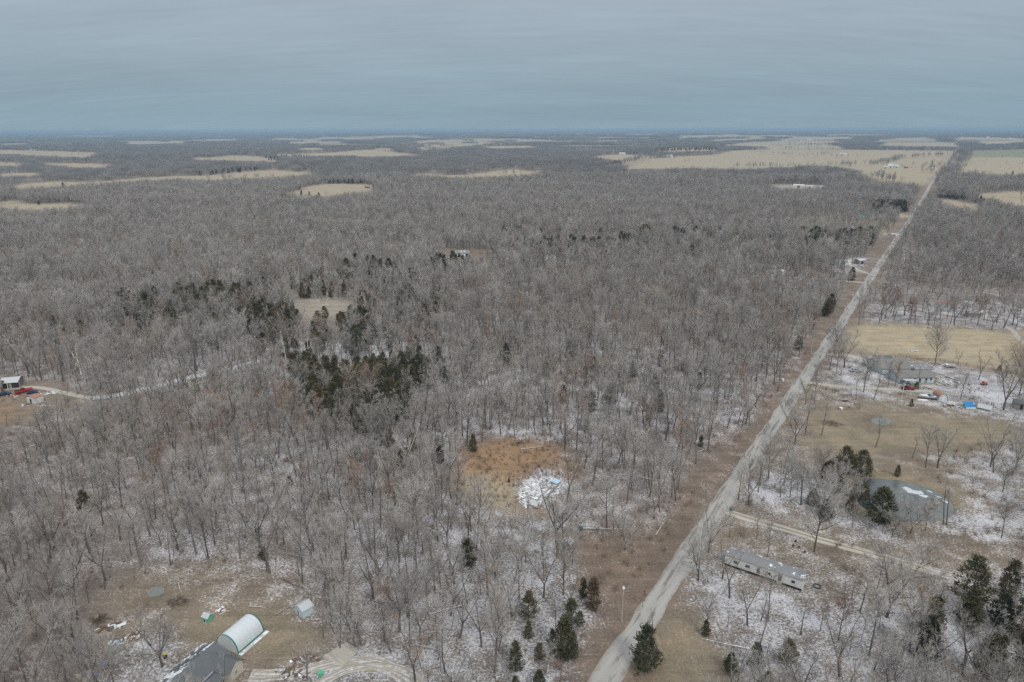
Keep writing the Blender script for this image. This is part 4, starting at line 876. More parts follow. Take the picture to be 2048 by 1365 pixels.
#OBJECTS#
# ------------------------------------------------------------------ materials of built things
simple('white_paint', (.62, .63, .62), .1, .6); simple('white_siding', (.55, .56, .54), .28, .5, streak=(1, 1, .25)); simple('cream_wall', (.50, .45, .37), .12, .7)
simple('blue_siding', (.42, .50, .53), .12, .8); simple('shingle_dark', (.105, .115, .12), .22, 3.0, snow=.0); simple('shingle_snow', (.095, .105, .11), .2, 3.0, snow=.5)
simple('shingle_grey', (.17, .165, .155), .2, 2.0, snow=.22); simple('metal_roof', (.42, .44, .45), .1, 1.0, rough=.5, snow=.3); simple('rust_roof', (.30, .16, .12), .4, .8, snow=.3)
simple('mobile_roof', (.19, .195, .20), .25, .7, snow=.42); simple('glass_dark', (.03, .035, .04), .1, 1, rough=.15); simple('trim_green', (.02, .15, .12), .1, 1, rough=.5)
simple('fabric_white', (.50, .54, .555), .05, .35, rough=.55); simple('concrete', (.45, .45, .44), .2, 1.2, snow=.5); simple('dark_gap', (.03, .028, .026), .2, 1)
simple('wood_grey', (.27, .245, .215), .35, 2, snow=.2); simple('wood_tan', (.42, .34, .24), .25, 2); simple('board_snow', (.33, .31, .29), .35, 1.4, snow=.52); simple('wood_brown', (.13, .085, .055), .4, 2)
simple('paint_red', (.30, .03, .03), .1, 2, rough=.35); simple('paint_maroon', (.17, .04, .045), .1, 2, rough=.35); simple('paint_navy', (.03, .05, .09), .1, 2, rough=.3); simple('paint_silver', (.38, .41, .42), .1, 2, rough=.3, snow=.25)
simple('paint_white', (.62, .64, .65), .06, 2, rough=.35); simple('paint_dark', (.06, .065, .07), .1, 2, rough=.35); simple('tyre_black', (.02, .02, .02), .1, 3); simple('tarp_blue', (.02, .18, .42), .15, 1.5, rough=.5); simple('tarp_pale', (.40, .55, .66), .2, 1.5)
simple('plastic_green', (.10, .36, .22), .1, 2); simple('plastic_teal', (.04, .13, .14), .1, 2); simple('paint_orange', (.65, .12, .03), .1, 2); simple('paint_yellow', (.55, .42, .05), .1, 2); simple('roof_blue', (.16, .28, .38), .1, 1, snow=.2)
simple('roof_green', (.12, .26, .22), .1, 1, snow=.2); simple('pole_wood', (.36, .33, .28), .2, 2); simple('pole_pale', (.52, .51, .47), .15, 2); simple('fascia_blue', (.08, .10, .36), .1, 2); simple('snow', (.58, .60, .63), .12, .8)
simple('roof_brown', (.15, .12, .105), .2, 1.5); simple('log_pale', (.42, .39, .35), .3, 1.5, snow=.3); simple('pink_sheet', (.42, .26, .25), .2, .5); simple('brush_dark', (.10, .075, .06), .4, 2)
simple('ice_snow', (.46, .49, .51), .35, 1.6)

class B:
    def __init__(s): s.v = []; s.f = []
    def poly(s, V, F):
        n = len(s.v); s.v += [tuple(map(float, p)) for p in V]; s.f += [tuple(n+i for i in q) for q in F]; return s
    def box(s, x0, x1, y0, y1, z0, z1, rot=0., tilt=0.):
        c = ((x0+x1)/2, (y0+y1)/2, (z0+z1)/2); V = []
        R_ = Matrix.Rotation(rot, 3, 'Z') @ Matrix.Rotation(tilt, 3, 'X')
        for z in (z0, z1):
            for x_, y_ in ((x0, y0), (x1, y0), (x1, y1), (x0, y1)):
                p = R_ @ Vector((x_-c[0], y_-c[1], z-c[2])); V.append((p[0]+c[0], p[1]+c[1], p[2]+c[2]))
        return s.poly(V, [(0, 3, 2, 1), (4, 5, 6, 7), (0, 1, 5, 4), (1, 2, 6, 5), (2, 3, 7, 6), (3, 0, 4, 7)])
    def prism(s, prof, a0, a1, axis='x'):
        n = len(prof); V = []
        for a in (a0, a1):
            for p, z in prof: V.append((a, p, z) if axis == 'x' else (p, a, z))
        F = [tuple(range(n)), tuple(range(2*n-1, n-1, -1))]+[(i, (i+1) % n+0, n+(i+1) % n, n+i) for i in range(n)]
        return s.poly(V, F)
    def tube(s, a, b, r0, r1=None, k=8):
        r1 = r0 if r1 is None else r1; a = Vector(a); b = Vector(b); d = (b-a).normalized(); u_ = d.orthogonal().normalized(); w = d.cross(u_); V = []
        for c, r in ((a, r0), (b, r1)):
            for i in range(k): t = 2*math.pi*i/k; V.append(c+(u_*math.cos(t)+w*math.sin(t))*r)
        return s.poly(V, [tuple(range(k-1, -1, -1)), tuple(range(k, 2*k))]+[(i, (i+1) % k, k+(i+1) % k, k+i) for i in range(k)])
    def build(s, name, mat, parent=None, **props):
        me = bpy.data.meshes.new(name); me.from_pydata(s.v, [], s.f); me.materials.append(MATS[mat])
        import bmesh
        bm = bmesh.new(); bm.from_mesh(me); bmesh.ops.recalc_face_normals(bm, faces=bm.faces); bm.to_mesh(me); bm.free()
        return link(name, me, parent, **props)
def frame_of(pA, pB):
    A = G(*pA) if len(pA) == 2 else np.array(pA); Bp = G(*pB) if len(pB) == 2 else np.array(pB); d = Bp-A; L = float(np.hypot(d[0], d[1])); ang = math.atan2(d[1], d[0]); return A, Bp, L, ang
def openings(root, L, D, wins, doors, pane='glass_dark', fr='white_paint', doorm='wood_brown'):
    for kd, lst in (('window', wins), ('door', doors)):
        for side, pos, z, w, h in lst:
            b, p = B(), B(); t1, t2 = .05, .08
            def put(bb, ww, hh, zz, th):
                if side == 'f': bb.box(pos-ww/2, pos+ww/2, -D/2-th, -D/2+.02, zz, zz+hh)
                elif side == 'b': bb.box(pos-ww/2, pos+ww/2, D/2-.02, D/2+th, zz, zz+hh)
                elif side == 'r': bb.box(L/2-.02, L/2+th, pos-ww/2, pos+ww/2, zz, zz+hh)
                else: bb.box(-L/2-th, -L/2+.02, pos-ww/2, pos+ww/2, zz, zz+hh)
            put(b, w, h, z, t1); put(p, w-.16, h-.16, z+.08, t2); o = b.build(kd, fr, root); p.build('pane' if kd == 'window' else 'panel', pane if kd == 'window' else doorm, o)
def gable(name, label, cat, pA, pB, D, hw, hr, wall='white_siding', roof='metal_roof', wins=(), doors=(), over=.3, ridge='x', group=None, doorm='wood_brown', L=None, root=None, off=(0, 0), chimney=False):
    A, Bp, L0, ang = frame_of(pA, pB); L = L or L0; n = np.array([-math.sin(ang), math.cos(ang)])
    if root is None:
        c = (A[:2]+Bp[:2])/2+n*D/2; root = thing(name, label, cat, (c[0], c[1], float(h0(c[0], c[1]))-.02), ang, group)
    ox, oy = off; b = B(); r = B(); th = .12
    if ridge == 'x':
        b.prism([(-D/2+oy, -.3), (D/2+oy, -.3), (D/2+oy, hw), (oy, hw+hr), (-D/2+oy, hw)], -L/2+ox, L/2+ox, 'x'); k = hr/(D/2)
        for s_ in (-1, 1): r.prism([(oy, hw+hr+.02), (oy+s_*(D/2+over), hw-over*k+.02), (oy+s_*(D/2+over), hw-over*k+th), (oy, hw+hr+th+.03)], -L/2-over+ox, L/2+over+ox, 'x')
    else:
        b.prism([(-L/2+ox, -.3), (L/2+ox, -.3), (L/2+ox, hw), (ox, hw+hr), (-L/2+ox, hw)], -D/2+oy, D/2+oy, 'y'); k = hr/(L/2)
        for s_ in (-1, 1): r.prism([(ox, hw+hr+.02), (ox+s_*(L/2+over), hw-over*k+.02), (ox+s_*(L/2+over), hw-over*k+th), (ox, hw+hr+th+.03)], -D/2-over+oy, D/2+over+oy, 'y')
    b.build('wall', wall, root); ro = r.build('roof', roof, root)
    if chimney: B().box(-.3, .3, -.3, .3, hw, hw+hr+.8).build('chimney', 'wood_brown', ro)
    openings(root, L, D, wins, doors, doorm=doorm); return root
def vehicle(label, px, heading, paint, kind_='car', group=None, z=None, sc=1.):
    b0 = G(*px); root = thing('pickup_truck' if kind_ == 'pickup' else 'parked_car', label, 'pickup truck' if kind_ == 'pickup' else 'car', (b0[0], b0[1], float(h0(b0[0], b0[1]))+.02), math.radians(heading), group, sc)
    b, gl = B(), B(); W2 = .9
    if kind_ == 'pickup':
        b.prism([(-2.6, .45), (2.6, .45), (2.65, .95), (1.3, 1.1), (.35, 1.12), (-.9, 1.12), (-2.6, 1.15)], -W2, W2, 'y')
        b.prism([(.45, 1.1), (-.85, 1.1), (-.7, 1.75), (-.05, 1.75)], -W2+.1, W2-.1, 'y'); gl.prism([(.56, 1.15), (-.9, 1.15), (-.73, 1.66), (.0, 1.66)], -W2+.06, W2-.06, 'y')
        bed = B().box(-2.5, -1.0, -W2+.12, W2-.12, 1.1, 1.17); bed.build('truck_bed', 'dark_gap', root)
    else:
        b.prism([(-2.2, .35), (2.2, .35), (2.25, .75), (1.1, .95), (-1.9, .98), (-2.25, .8)], -W2, W2, 'y'); b.prism([(1.05, .93), (-1.7, .93), (-1.1, 1.42), (.3, 1.42)], -W2+.14, W2-.14, 'y')
        gl.prism([(1.12, .98), (-1.74, .98), (-1.16, 1.34), (.36, 1.34)], -W2+.1, W2-.1, 'y')
    b.build('body', paint, root); gl.build('windows', 'glass_dark', root)
    for x_ in (-1.45, 1.45):
        for y_ in (-.82, .82): B().tube((x_, y_-.1, .34), (x_, y_+.1, .34), .34, k=12).build('wheel', 'tyre_black', root)
    for y_ in (-.6, .6): B().box(2.2, 2.28, y_-.14, y_+.14, .62, .76).build('headlight', 'white_paint', root)
    return root
def debris(parent, n, rx, ry, mats, seed, smin=.3, smax=1.8, zmax=.5):
    q = random.Random(seed); bs = {mt: B() for mt in mats}
    for i in range(n):
        a = q.uniform(0, 6.28); r = q.random()**.6; mt = q.choice(mats); L = q.uniform(smin, smax); w = q.uniform(.12, .5)*(1 if q.random() < .7 else 2.2)
        x_, y_ = rx*r*math.cos(a), ry*r*math.sin(a); z_ = q.uniform(0, zmax)*(1-r*.6); bs[mt].box(x_-L/2, x_+L/2, y_-w/2, y_+w/2, z_, z_+.06, q.uniform(0, 3.14), q.uniform(-.14, .14))
    return bs
def heap(name, label, cat, px, rx, ry, n, mats, seed, rot=0., names=None, zmax=.5, smax=1.8, smin=.3, group=None):
    b0 = G(*px); root = thing(name, label, cat, (b0[0], b0[1], float(h0(b0[0], b0[1]))), math.radians(rot), group)
    for i, (mt, b) in enumerate(debris(root, n, rx, ry, mats, seed, smin, smax, zmax).items()):
        if b.v and len(b.v) <= 8*13:
            for k_ in range(0, len(b.v), 8):
                c = B(); c.poly(b.v[k_:k_+8], b.f[:6]); c.build('board', mt, root)
        elif b.v: b.build((names or ['boards', 'sheets', 'scraps', 'rubbish'])[i], mt, root)
    return root
def stick_pile(label, px, r, n, mat, seed, h=1.2, name='brush_pile'):
    b0 = G(*px); q = random.Random(seed); b = B()
    for i in range(n):
        a = q.uniform(0, 6.28); rr = r*q.random()**.7; x_, y_ = rr*math.cos(a), rr*math.sin(a)*.7; L = q.uniform(.8, 2.6); t = q.uniform(0, 6.28); zz = q.uniform(0, h)*(1-rr/r*.7)
        b.tube((x_, y_, zz), (x_+math.cos(t)*L, y_+math.sin(t)*L*.8, max(.05, zz+q.uniform(-.5, .6))), .05, .02, 4)
    o = b.build(name, mat); o.location = (b0[0], b0[1], float(h0(b0[0], b0[1]))-.05); o['label'] = label; o['category'] = 'brush pile'; return o
def upole(label, px, vtop, mat='pole_wood', arm=True, lamp=False, rot=0.):
    b0 = G(*px); H = top_height(b0, vtop); root = thing('utility_pole', label, 'utility pole', (b0[0], b0[1], float(h0(b0[0], b0[1]))-.2), math.radians(rot))
    B().tube((0, 0, 0), (0, 0, H+.2), .15, .10, 10).build('pole', mat, root)
    if arm:
        c = B().box(-.06, .06, -1.1, 1.1, H-.7, H-.58).build('crossarm', mat, root)
        for y_ in (-1., -.4, .4, 1.): B().tube((0, y_, H-.58), (0, y_, H-.38), .05, k=6).build('insulator', 'white_paint', c)
    if lamp: B().tube((0, 0, H+.15), (.0, -.5, H+.25), .22, .3, 10).build('transformer', 'white_paint', root)
    return root
def flat_poly(name, px, mat, lift, kd='structure', jit=.3, z=None):
    P = [G(u, v)[:2] for u, v in px]; pts = []
    q = random.Random(len(px)*7+int(px[0][0]))
    for (x1, y1), (x2, y2) in zip(P, P[1:]+P[:1]):
        L = math.hypot(x2-x1, y2-y1); n = max(1, int(L/1.0))
        for i in range(n): t = i/n; pts.append((x1+(x2-x1)*t+q.uniform(-jit, jit), y1+(y2-y1)*t+q.uniform(-jit, jit)))
    zz = z if z is not None else 0
    b = B(); n = len(pts); cx = sum(p[0] for p in pts)/n; cy = sum(p[1] for p in pts)/n
    V = [(cx, cy, zz+lift)]+[(x_, y_, zz+lift) for x_, y_ in pts]; b.poly(V, [(0, i+1, (i+1) % n+1) for i in range(n)]); o = b.build(name, mat)
    o['kind'] = kd; return o

# ponds: dark water on the far left, dull ice on the rest
w = NT('pond_water'); n_ = w.noise(.05, 3, None, .5, .6); n3 = w.noise(.9, 4)
gp_ = w.n.new('ShaderNodeNewGeometry'); sx = w.n.new('ShaderNodeSeparateXYZ'); w.l.new(gp_.outputs['Position'], sx.inputs[0])
f_ = w.ramp(w.math('ADD', sx.outputs[0], w.math('MULTIPLY', w.math('SUBTRACT', n_, .5), 30.)), 104, 116)
w.base(w.mix(f_, (.045, .055, .06), w.mix(w.ramp(n3, .35, .7), (.105, .115, .108), (.145, .155, .147)))); w.set(w.b.inputs['Roughness'], w.math('ADD', w.math('MULTIPLY', f_, .22), .06)); w.b.inputs['Specular IOR Level'].default_value = .5
MATS['pond_water'] = w.m
simple('ice_grey', (.165, .175, .16), .15, .8, rough=.4)
def big(px, k=1.06):
    cx = sum(p[0] for p in px)/len(px); cy = sum(p[1] for p in px)/len(px); return [(cx+(a-cx)*k, cy+(b-cy)*k) for a, b in px]
flat_poly('pond', big(POND_PX, 1.01), 'pond_water', -.42, jit=.05)
MUD=[(u, v) for u, v in POND_PX]
flat_poly('pond', big(POND2_PX, 1.0), 'ice_grey', -.12, jit=.05); flat_poly('pond', big(POND3_PX, 1.0), 'ice_grey', -.12, jit=.05)
for i, px in enumerate([[(1804, 973), (1815, 971), (1826, 978), (1842, 980), (1850, 985), (1838, 987), (1818, 984)], [(1842, 985), (1856, 990), (1850, 993), (1838, 990)], [(1848, 975), (1862, 981), (1866, 985), (1852, 980)], [(1872, 988), (1885, 993), (1888, 996), (1876, 993)], [(1886, 996), (1898, 1002), (1896, 1005), (1886, 1001)]]):
    flat_poly('snow_patch', px, 'ice_snow', -.40, jit=.35)

# ---- the dark roofed house at the bottom left
O_ = np.array([-62.0, 111.7]); hang = math.atan2(-.346, .938)
hs = thing('house', 'long dark shingled house with snow patches on one slope, cut by the bottom edge', 'house', (O_[0], O_[1], -.02), hang)
b = B().prism([(0.3, -.3), (7.3, -.3), (7.3, 2.55), (3.8, 4.25), (.3, 2.55)], -19, -.35, 'y'); b.build('wall', 'cream_wall', hs)
B().prism([(3.8, 4.28), (-.1, 2.37), (-.1, 2.5), (3.8, 4.42)], -19.4, 0, 'y').build('roof', 'shingle_snow', hs, label='snow streaked roof slope')
B().prism([(3.8, 4.28), (7.7, 2.37), (7.7, 2.5), (3.8, 4.42)], -19.4, 0, 'y').build('roof', 'shingle_dark', hs)
B().prism([(-4.1, -.3), (-.5, -.3), (-.5, 2.5), (-2.3, 3.9), (-4.1, 2.5)], 4.5, 10.6, 'x').build('wall', 'cream_wall', hs)
wr = B(); wr.prism([(-2.3, 3.95), (-.02, 2.2), (-.02, 2.33), (-2.3, 4.09)], 4.2, 11.0, 'x'); wr.prism([(-2.3, 3.95), (-4.6, 2.2), (-4.6, 2.33), (-2.3, 4.09)], 4.2, 11.0, 'x'); wr.build('roof', 'shingle_dark', hs)
B().prism([(7.2, 2.2), (10.3, 1.85), (10.3, 1.97), (7.2, 2.34)], -17, -4.7, 'y').build('porch_roof', 'shingle_dark', hs)
for y_ in (-5.5, -9, -12.5, -16): B().box(10.0, 10.14, y_, y_+.14, -.1, 1.87).build('porch_post', 'white_paint', hs)
fb = B().box(7.70, 7.78, -17.5, -4.7, 2.36, 2.56).build('fascia', 'fascia_blue', hs); B().box(7.52, 7.70, -17.5, -4.9, 2.47, 2.60).build('snow_strip', 'wood_tan', fb)
for x_, y_, z_ in ((2.6, -6.5, 3.9), (5.6, -9, 3.6), (5.9, -10.5, 3.4)): B().tube((x_, y_, z_-.4), (x_, y_, z_+.25), .09, k=8).build('vent_pipe', 'white_paint', hs)
o = B().box(10.6, 10.66, -2.9, -2.0, 1.0, 1.8).build('window', 'white_paint', hs); B().box(10.62, 10.69, -2.82, -2.08, 1.08, 1.72).build('pane', 'wood_grey', o)
# ---- hoop shed
A = G(434, 1293); Bp = G(476, 1309); C_ = G(528, 1264); Wd = 5.6; Ld = float(np.linalg.norm((C_-Bp)[:2])); ang = math.atan2((C_-Bp)[1], (C_-Bp)[0])
nn = np.array([-math.sin(ang), math.cos(ang)]); c = Bp[:2]+nn*Wd/2
hp = thing('hoop_shed', 'white fabric hoop shed with dark green end trims beside the dark roofed house', 'shed', (c[0], c[1], 0), ang)
K = 20; arch = [(Wd/2*math.cos(math.pi*i/K), 3.5*max(0, math.sin(math.pi*i/K))**.82) for i in range(K+1)]
def arch_shell(x0, x1, out, seg):
    b = B(); V = []; F = []; xs_ = [x0+(x1-x0)*i/seg for i in range(seg+1)]
    for i, x_ in enumerate(xs_):
        sag = 0 if i % 4 == 0 else -.035
        for y_, z_ in arch: V.append((x_, y_*(1+(out+sag)/2.8), z_*(1+(out+sag)/3.5)))
    for i in range(seg):
        for j in range(K): q = i*(K+1)+j; F.append((q, q+1, q+K+2, q+K+1))
    b.poly(V, F); return b
arch_shell(.12, Ld-.12, 0, 24).build('cover', 'fabric_white', hp)
for x_ in (.05, Ld-.05): B().prism([(y_*.99, z_*.99) for y_, z_ in arch], x_-.03, x_+.03, 'x').build('end_wall', 'fabric_white', hp)
for x0, x1 in ((-.06, .22), (Ld-.22, Ld+.06)):
    s_ = arch_shell(x0, x1, .05, 1); s_.build('end_trim', 'trim_green', hp)
for sy in (-1, 1): B().box(.0, Ld, sy*Wd/2-.1, sy*Wd/2+.1, .0, .32).build('base_rail', 'trim_green', hp)
o = B().box(-.02, Ld+.5, -Wd/2-1.0, -Wd/2-.12, -.05, .08).build('slab', 'concrete', hp)
# ---- small sheds
gable('shed', 'small grey metal roofed shed standing in snow behind the hoop shed', 'shed', (590, 1226), (606, 1238), 2.7, 1.75, .75, 'blue_siding', 'metal_roof', over=.12, ridge='y', doors=[('f', 0, .0, .8, 1.5)], doorm='wood_grey', root=None)
gable('dog_house', 'green walled dog house with a grey roof in brown grass', 'dog house', (404, 1242), (416, 1246), 1.6, 1.0, .55, 'plastic_green', 'metal_roof', over=.1, doors=[('f', 0, .0, .6, .8)], doorm='dark_gap')
gable('hut', 'tiny wooden hut with a pale sloping roof at the wood edge', 'hut', (1124, 1096), (1140, 1101), 2.0, 1.7, .5, 'wood_brown', 'metal_roof', over=.2, ridge='y', doors=[('f', 0, .0, .7, 1.4)], doorm='dark_gap')
# ---- mobile home
mh = gable('mobile_home', 'long abandoned mobile home with stained white walls and a snow edged grey roof', 'mobile home', (1449, 1130), (1603, 1183), 4.1, 2.75, .42, 'white_siding', 'mobile_roof', over=.12,
           wins=[('f', -6.2, 1.3, 1.0, .9), ('f', -3.4, 1.3, 1.2, .9), ('f', 1.3, 1.3, 1.3, .9), ('f', 6.8, 1.35, .9, .8), ('r', 0, 1.4, .9, .8)], doors=[('f', 3.9, .75, .9, 1.9), ('f', -.9, .75, .9, 1.9)])
A, Bp, L_, ang = frame_of((1449, 1130), (1603, 1183)); B().box(-L_/2+.02, L_/2-.02, -2.09, 2.09, -.3, .55).build('skirting', 'dark_gap', mh)
B().box(3.3, 4.5, -2.9, -2.1, -.1, .6).build('steps', 'wood_grey', mh)
# ---- the blue house with two roofs
h2 = gable('house', 'pale blue house with two joined grey roofs in the snowy junk filled yard', 'house', (1797, 767), (1868, 766), 8.0, 2.6, 1.5, 'blue_siding', 'shingle_grey', over=.5,
           wins=[('f', -3.6, 1.0, 1.4, 1.1), ('f', -1.2, 1.0, 1.4, 1.1), ('f', 3.9, 1.1, 1.0, 1.0), ('f', 5.9, 1.1, 1.0, 1.0)], doors=[('f', 1.4, .1, 1.0, 2.0)], chimney=True)
gable('', '', '', (1797, 767), (1868, 766), 13., 2.6, 2.2, 'blue_siding', 'shingle_grey', over=.4, root=h2, off=(-2.2, 13), L=12.5, ridge='x')
B().box(5.0, 12.6, 5.0, 11.5, -.2, 2.6).build('annex', 'blue_siding', h2); B().box(10.9, 11.9, 4.93, 5.02, .1, 2.1).build('door', 'paint_maroon', h2); B().box(4.8, 12.9, 4.8, 11.8, 2.62, 2.75).build('roof', 'mobile_roof', h2, label='flat snowy roof of the annex')
B().box(-6.8, -2.0, -7.6, -4.6, 2.2, 2.3, 0, -.06).build('awning', 'metal_roof', h2)
for x_ in (-6.6, -2.2): B().box(x_, x_+.12, -7.5, -7.38, -.1, 2.2).build('awning_post', 'white_paint', h2)
gable('shed', 'weathered white shed with a dark roof at the lower edge of the hay field', 'shed', (1754, 728), (1784, 728), 4.5, 2.5, .7, 'white_siding', 'shingle_dark', doors=[('f', -.6, .1, 1.3, 1.9)], wins=[('f', 2.0, 1.1, .8, .7)], doorm='dark_gap')  # open doorway: the shade inside is put into the panel colour
A, Bp, L_, ang = frame_of((1877, 803), (1893, 803)); nn = np.array([-math.sin(ang), math.cos(ang)]); c = (A[:2]+Bp[:2])/2+nn*2
ab = thing('arched_shed', 'little arched shed with a pale blue front and red brown barrel roof', 'shed', (c[0], c[1], -.02), ang)
pr = [(L_/2*math.cos(math.pi*i/12), 1.3+1.6*math.sin(math.pi*i/12)) for i in range(13)]
B().prism([(L_/2, -.2)]+pr+[(-L_/2, -.2)], -2, 2, 'y').build('wall', 'blue_siding', ab)
rr_ = B()
for (x1, z1), (x2, z2) in zip(pr, pr[1:]): rr_.prism([(x1*1.03, z1+.03), (x2*1.03, z2+.03), (x2*1.08, z2+.12), (x1*1.08, z1+.12)], -2.1, 2.3, 'y')
rr_.build('roof', 'rust_roof', ab); o = B().box(-.5, .5, -2.06, -1.98, 0, 1.8).build('door', 'white_paint', ab)
gable('shed', 'grey roofed shed at the right edge below tall twin trees', 'shed', (2028, 818), (2056, 822), 5, 2.3, .8, 'wood_grey', 'shingle_dark', doors=[('f', 0, .1, 1.2, 1.9)], doorm='dark_gap')
b0 = G(1941, 818); tb = thing('lean_to', 'bright blue tarp lean-to on white boards at the fence line', 'lean-to', (b0[0], b0[1]+1.2, 0), 0.)
B().box(-1.7, 1.7, -1.2, 1.2, 1.2, 1.27, 0, .7).build('tarp', 'tarp_blue', tb); B().box(-1.75, 1.75, -1.35, -1.2, 0, .55).build('board', 'white_paint', tb); B().box(-2.0, 2.1, 1.1, 1.3, 1.95, 2.1).build('ridge_beam', 'wood_tan', tb)
for x_ in (-1.6, 1.6): B().box(x_, x_+.1, 1.0, 1.1, 0, 2.0).build('post', 'wood_grey', tb)
gable('low_shelter', 'low grey roofed shelter just right of the blue tarp lean-to', 'shelter', (1955, 818), (1980, 824), 3.2, .8, .9, 'wood_grey', 'metal_roof')
# boat on trailer
b0 = G(1858, 798); bt = thing('motorboat', 'white motorboat on a trailer beside the little arched shed', 'boat', (b0[0], b0[1], 0), math.radians(-14))
hull = B(); st_ = [(-3.6, .05, .95), (-2.6, .75, .8), (-1, 1.1, .65), (2.8, 1.1, .6)]; V = []
for x_, hw_, zb in st_: V += [(x_, -hw_, 1.35), (x_, -hw_*.6, zb-.1), (x_, 0, zb-.25), (x_, hw_*.6, zb-.1), (x_, hw_, 1.35)]
F_ = [(i*5+j, i*5+j+1, i*5+j+6, i*5+j+5) for i in range(3) for j in range(4)]+[(15, 16, 17, 18, 19), (0, 5, 9, 4), (5, 10, 14, 9), (10, 15, 19, 14)]; hull.poly(V, F_); hull.build('hull', 'paint_white', bt)
B().prism([(-.6, 1.36), (.5, 1.36), (.1, 1.8)], -.8, .8, 'y').build('windscreen', 'glass_dark', bt); B().box(2.8, 3.2, -.25, .25, .8, 1.7).build('motor', 'paint_dark', bt); B().box(-.2, 1.6, -.6, .6, 1.37, 1.5).build('cover', 'tarp_blue', bt)
tl = B().box(-4.4, 2.6, -.7, -.6, .3, .38); tl.box(-4.4, 2.6, .6, .7, .3, .38); tl.build('trailer_frame', 'paint_dark', bt)
for y_ in (-1., 1.): B().tube((1, y_-.1, .3), (1, y_+.1, .3), .3, k=12).build('wheel', 'tyre_black', bt)
b0 = G(1845, 801); cn = B(); V = []
for x_, r in ((-2.2, .03), (-1.5, .3), (0, .42), (1.5, .3), (2.2, .03)): V += [(x_, -r, .03), (x_, -r*.6, .3*min(1, r*3)), (x_, 0, .42*min(1, r*3)+.03), (x_, r*.6, .3*min(1, r*3)), (x_, r, .03)]
cn.poly(V, [(i*5+j, i*5+j+1, i*5+j+6, i*5+j+5) for i in range(4) for j in range(4)]); o = cn.build('upturned_canoe', 'paint_white'); o.location = (b0[0], b0[1], 0); o.rotation_euler = (0, 0, -.15); o['label'] = 'long low white upturned canoe on brown grass below the motorboat'; o['category'] = 'canoe'
b0 = G(1900, 735); gt = thing('covered_trailer', 'low dark covered trailer behind the blue house near the field edge', 'trailer', (b0[0], b0[1], 0), -.2); B().prism([(-2.2, .5), (2.2, .5), (1.9, 1.3), (-1.9, 1.3)], -.9, .9, 'y').build('cover', 'board_snow', gt)
for y_ in (-.9, .9): B().tube((0, y_-.1, .33), (0, y_+.1, .33), .33, k=12).build('wheel', 'tyre_black', gt)
# vehicles
vehicle('dark red pickup truck parked on the driveway below the blue house', (1816, 780), 0, 'paint_maroon', 'pickup')
vehicle('snow dusted pale car standing inside the looped lane', (1711, 744), -8, 'paint_silver'); vehicle('silver car parked at the end of the looped lane left of the blue house', (1768, 746), -40, 'paint_silver')
vehicle('dark car close against the left end of the blue house', (1785, 747), -20, 'paint_dark'); vehicle('bright red pickup truck in the farmyard at the left edge', (48, 785), 40, 'paint_red', 'pickup', sc=1.15)
vehicle('dark blue car at the far left end of the farmyard lane', (10, 791), 30, 'paint_navy'); vehicle('small dark car between the red pickup and the rusty roofed shed', (66, 787), 25, 'paint_navy', sc=.85)
vehicle('white car parked beside a cedar at the side road', (1699, 561), -10, 'paint_white'); vehicle('white car in the snowy junk yard by the road', (1726, 534), 20, 'paint_white'); vehicle('pale car beside the far lane left of the road', (1778, 470), 5, 'paint_silver')
vehicle('white van like car beside another at the far roadside lane', (1790, 471), 5, 'paint_white'); vehicle('white car parked in the yard left of the small far house', (876, 519), 5, 'paint_white'); vehicle('pale car right beside the small far house', (893, 518), 10, 'paint_silver')
# yard clutter
heap('scrap_heap', 'heap of white and blue tarps and boards at the right end of the blue house', 'scrap heap', (1852, 776), 2.2, 1.5, 26, ['paint_white', 'tarp_pale', 'wood_tan'], 3, zmax=.7)
heap('scrap_heap', 'snowy scatter of scrap along the right side of the blue house', 'scrap heap', (1900, 765), 7, 7, 60, ['board_snow', 'paint_white', 'wood_brown', 'tarp_pale'], 4)
heap('scrap_heap', 'long snowy scatter of scrap behind the blue house roofs', 'scrap heap', (1860, 733), 9, 3.5, 70, ['board_snow', 'paint_white', 'wood_brown'], 5)
heap('scrap_heap', 'scatter of boards between arched shed and blue lean-to', 'scrap heap', (1912, 812), 5, 2, 36, ['board_snow', 'paint_white', 'wood_brown'], 6)
heap('scrap_heap', 'white wreckage lying alone in the tan hay field', 'scrap heap', (1826, 703), 2.2, 1.0, 12, ['paint_white', 'board_snow'], 7); heap('scrap_heap', 'snowy scrap between the row of trees and the hay field', 'scrap heap', (1850, 656), 4, 1.6, 24, ['board_snow', 'paint_white', 'wood_brown'], 8)
stick_pile('brown firewood pile at the driveway below the red pickup', (1800, 789), 2.6, 50, 'wood_brown', 1, .8); stick_pile('rusty brown brush heap near the roadside trees in the open field', (1664, 848), 3.4, 90, 'wood_brown', 2, 1.2)
stick_pile('dark burnt ring of sticks on brown grass left of the round cedar', (1690, 803), 1.4, 40, 'brush_dark', 3, .5); stick_pile('grey brush pile in the lower left clearing', (197, 1240), 2.0, 80, 'brush_dark', 4, .9)
stick_pile('dark brush heap below the iced pond in the lower left clearing', (352, 1206), 2.2, 70, 'brush_dark', 5, .7); stick_pile('tangled grey brush above the iced pond in the lower left clearing', (352, 1160), 3, 60, 'log_pale', 6, .9)
stick_pile('dark ring of brush at the top of the orange clearing', (1034, 888), 2.4, 60, 'brush_dark', 7, .6); stick_pile('brush heap at the left foot of the big pond cedars', (1640, 975), 2.6, 60, 'brush_dark', 8, .8)
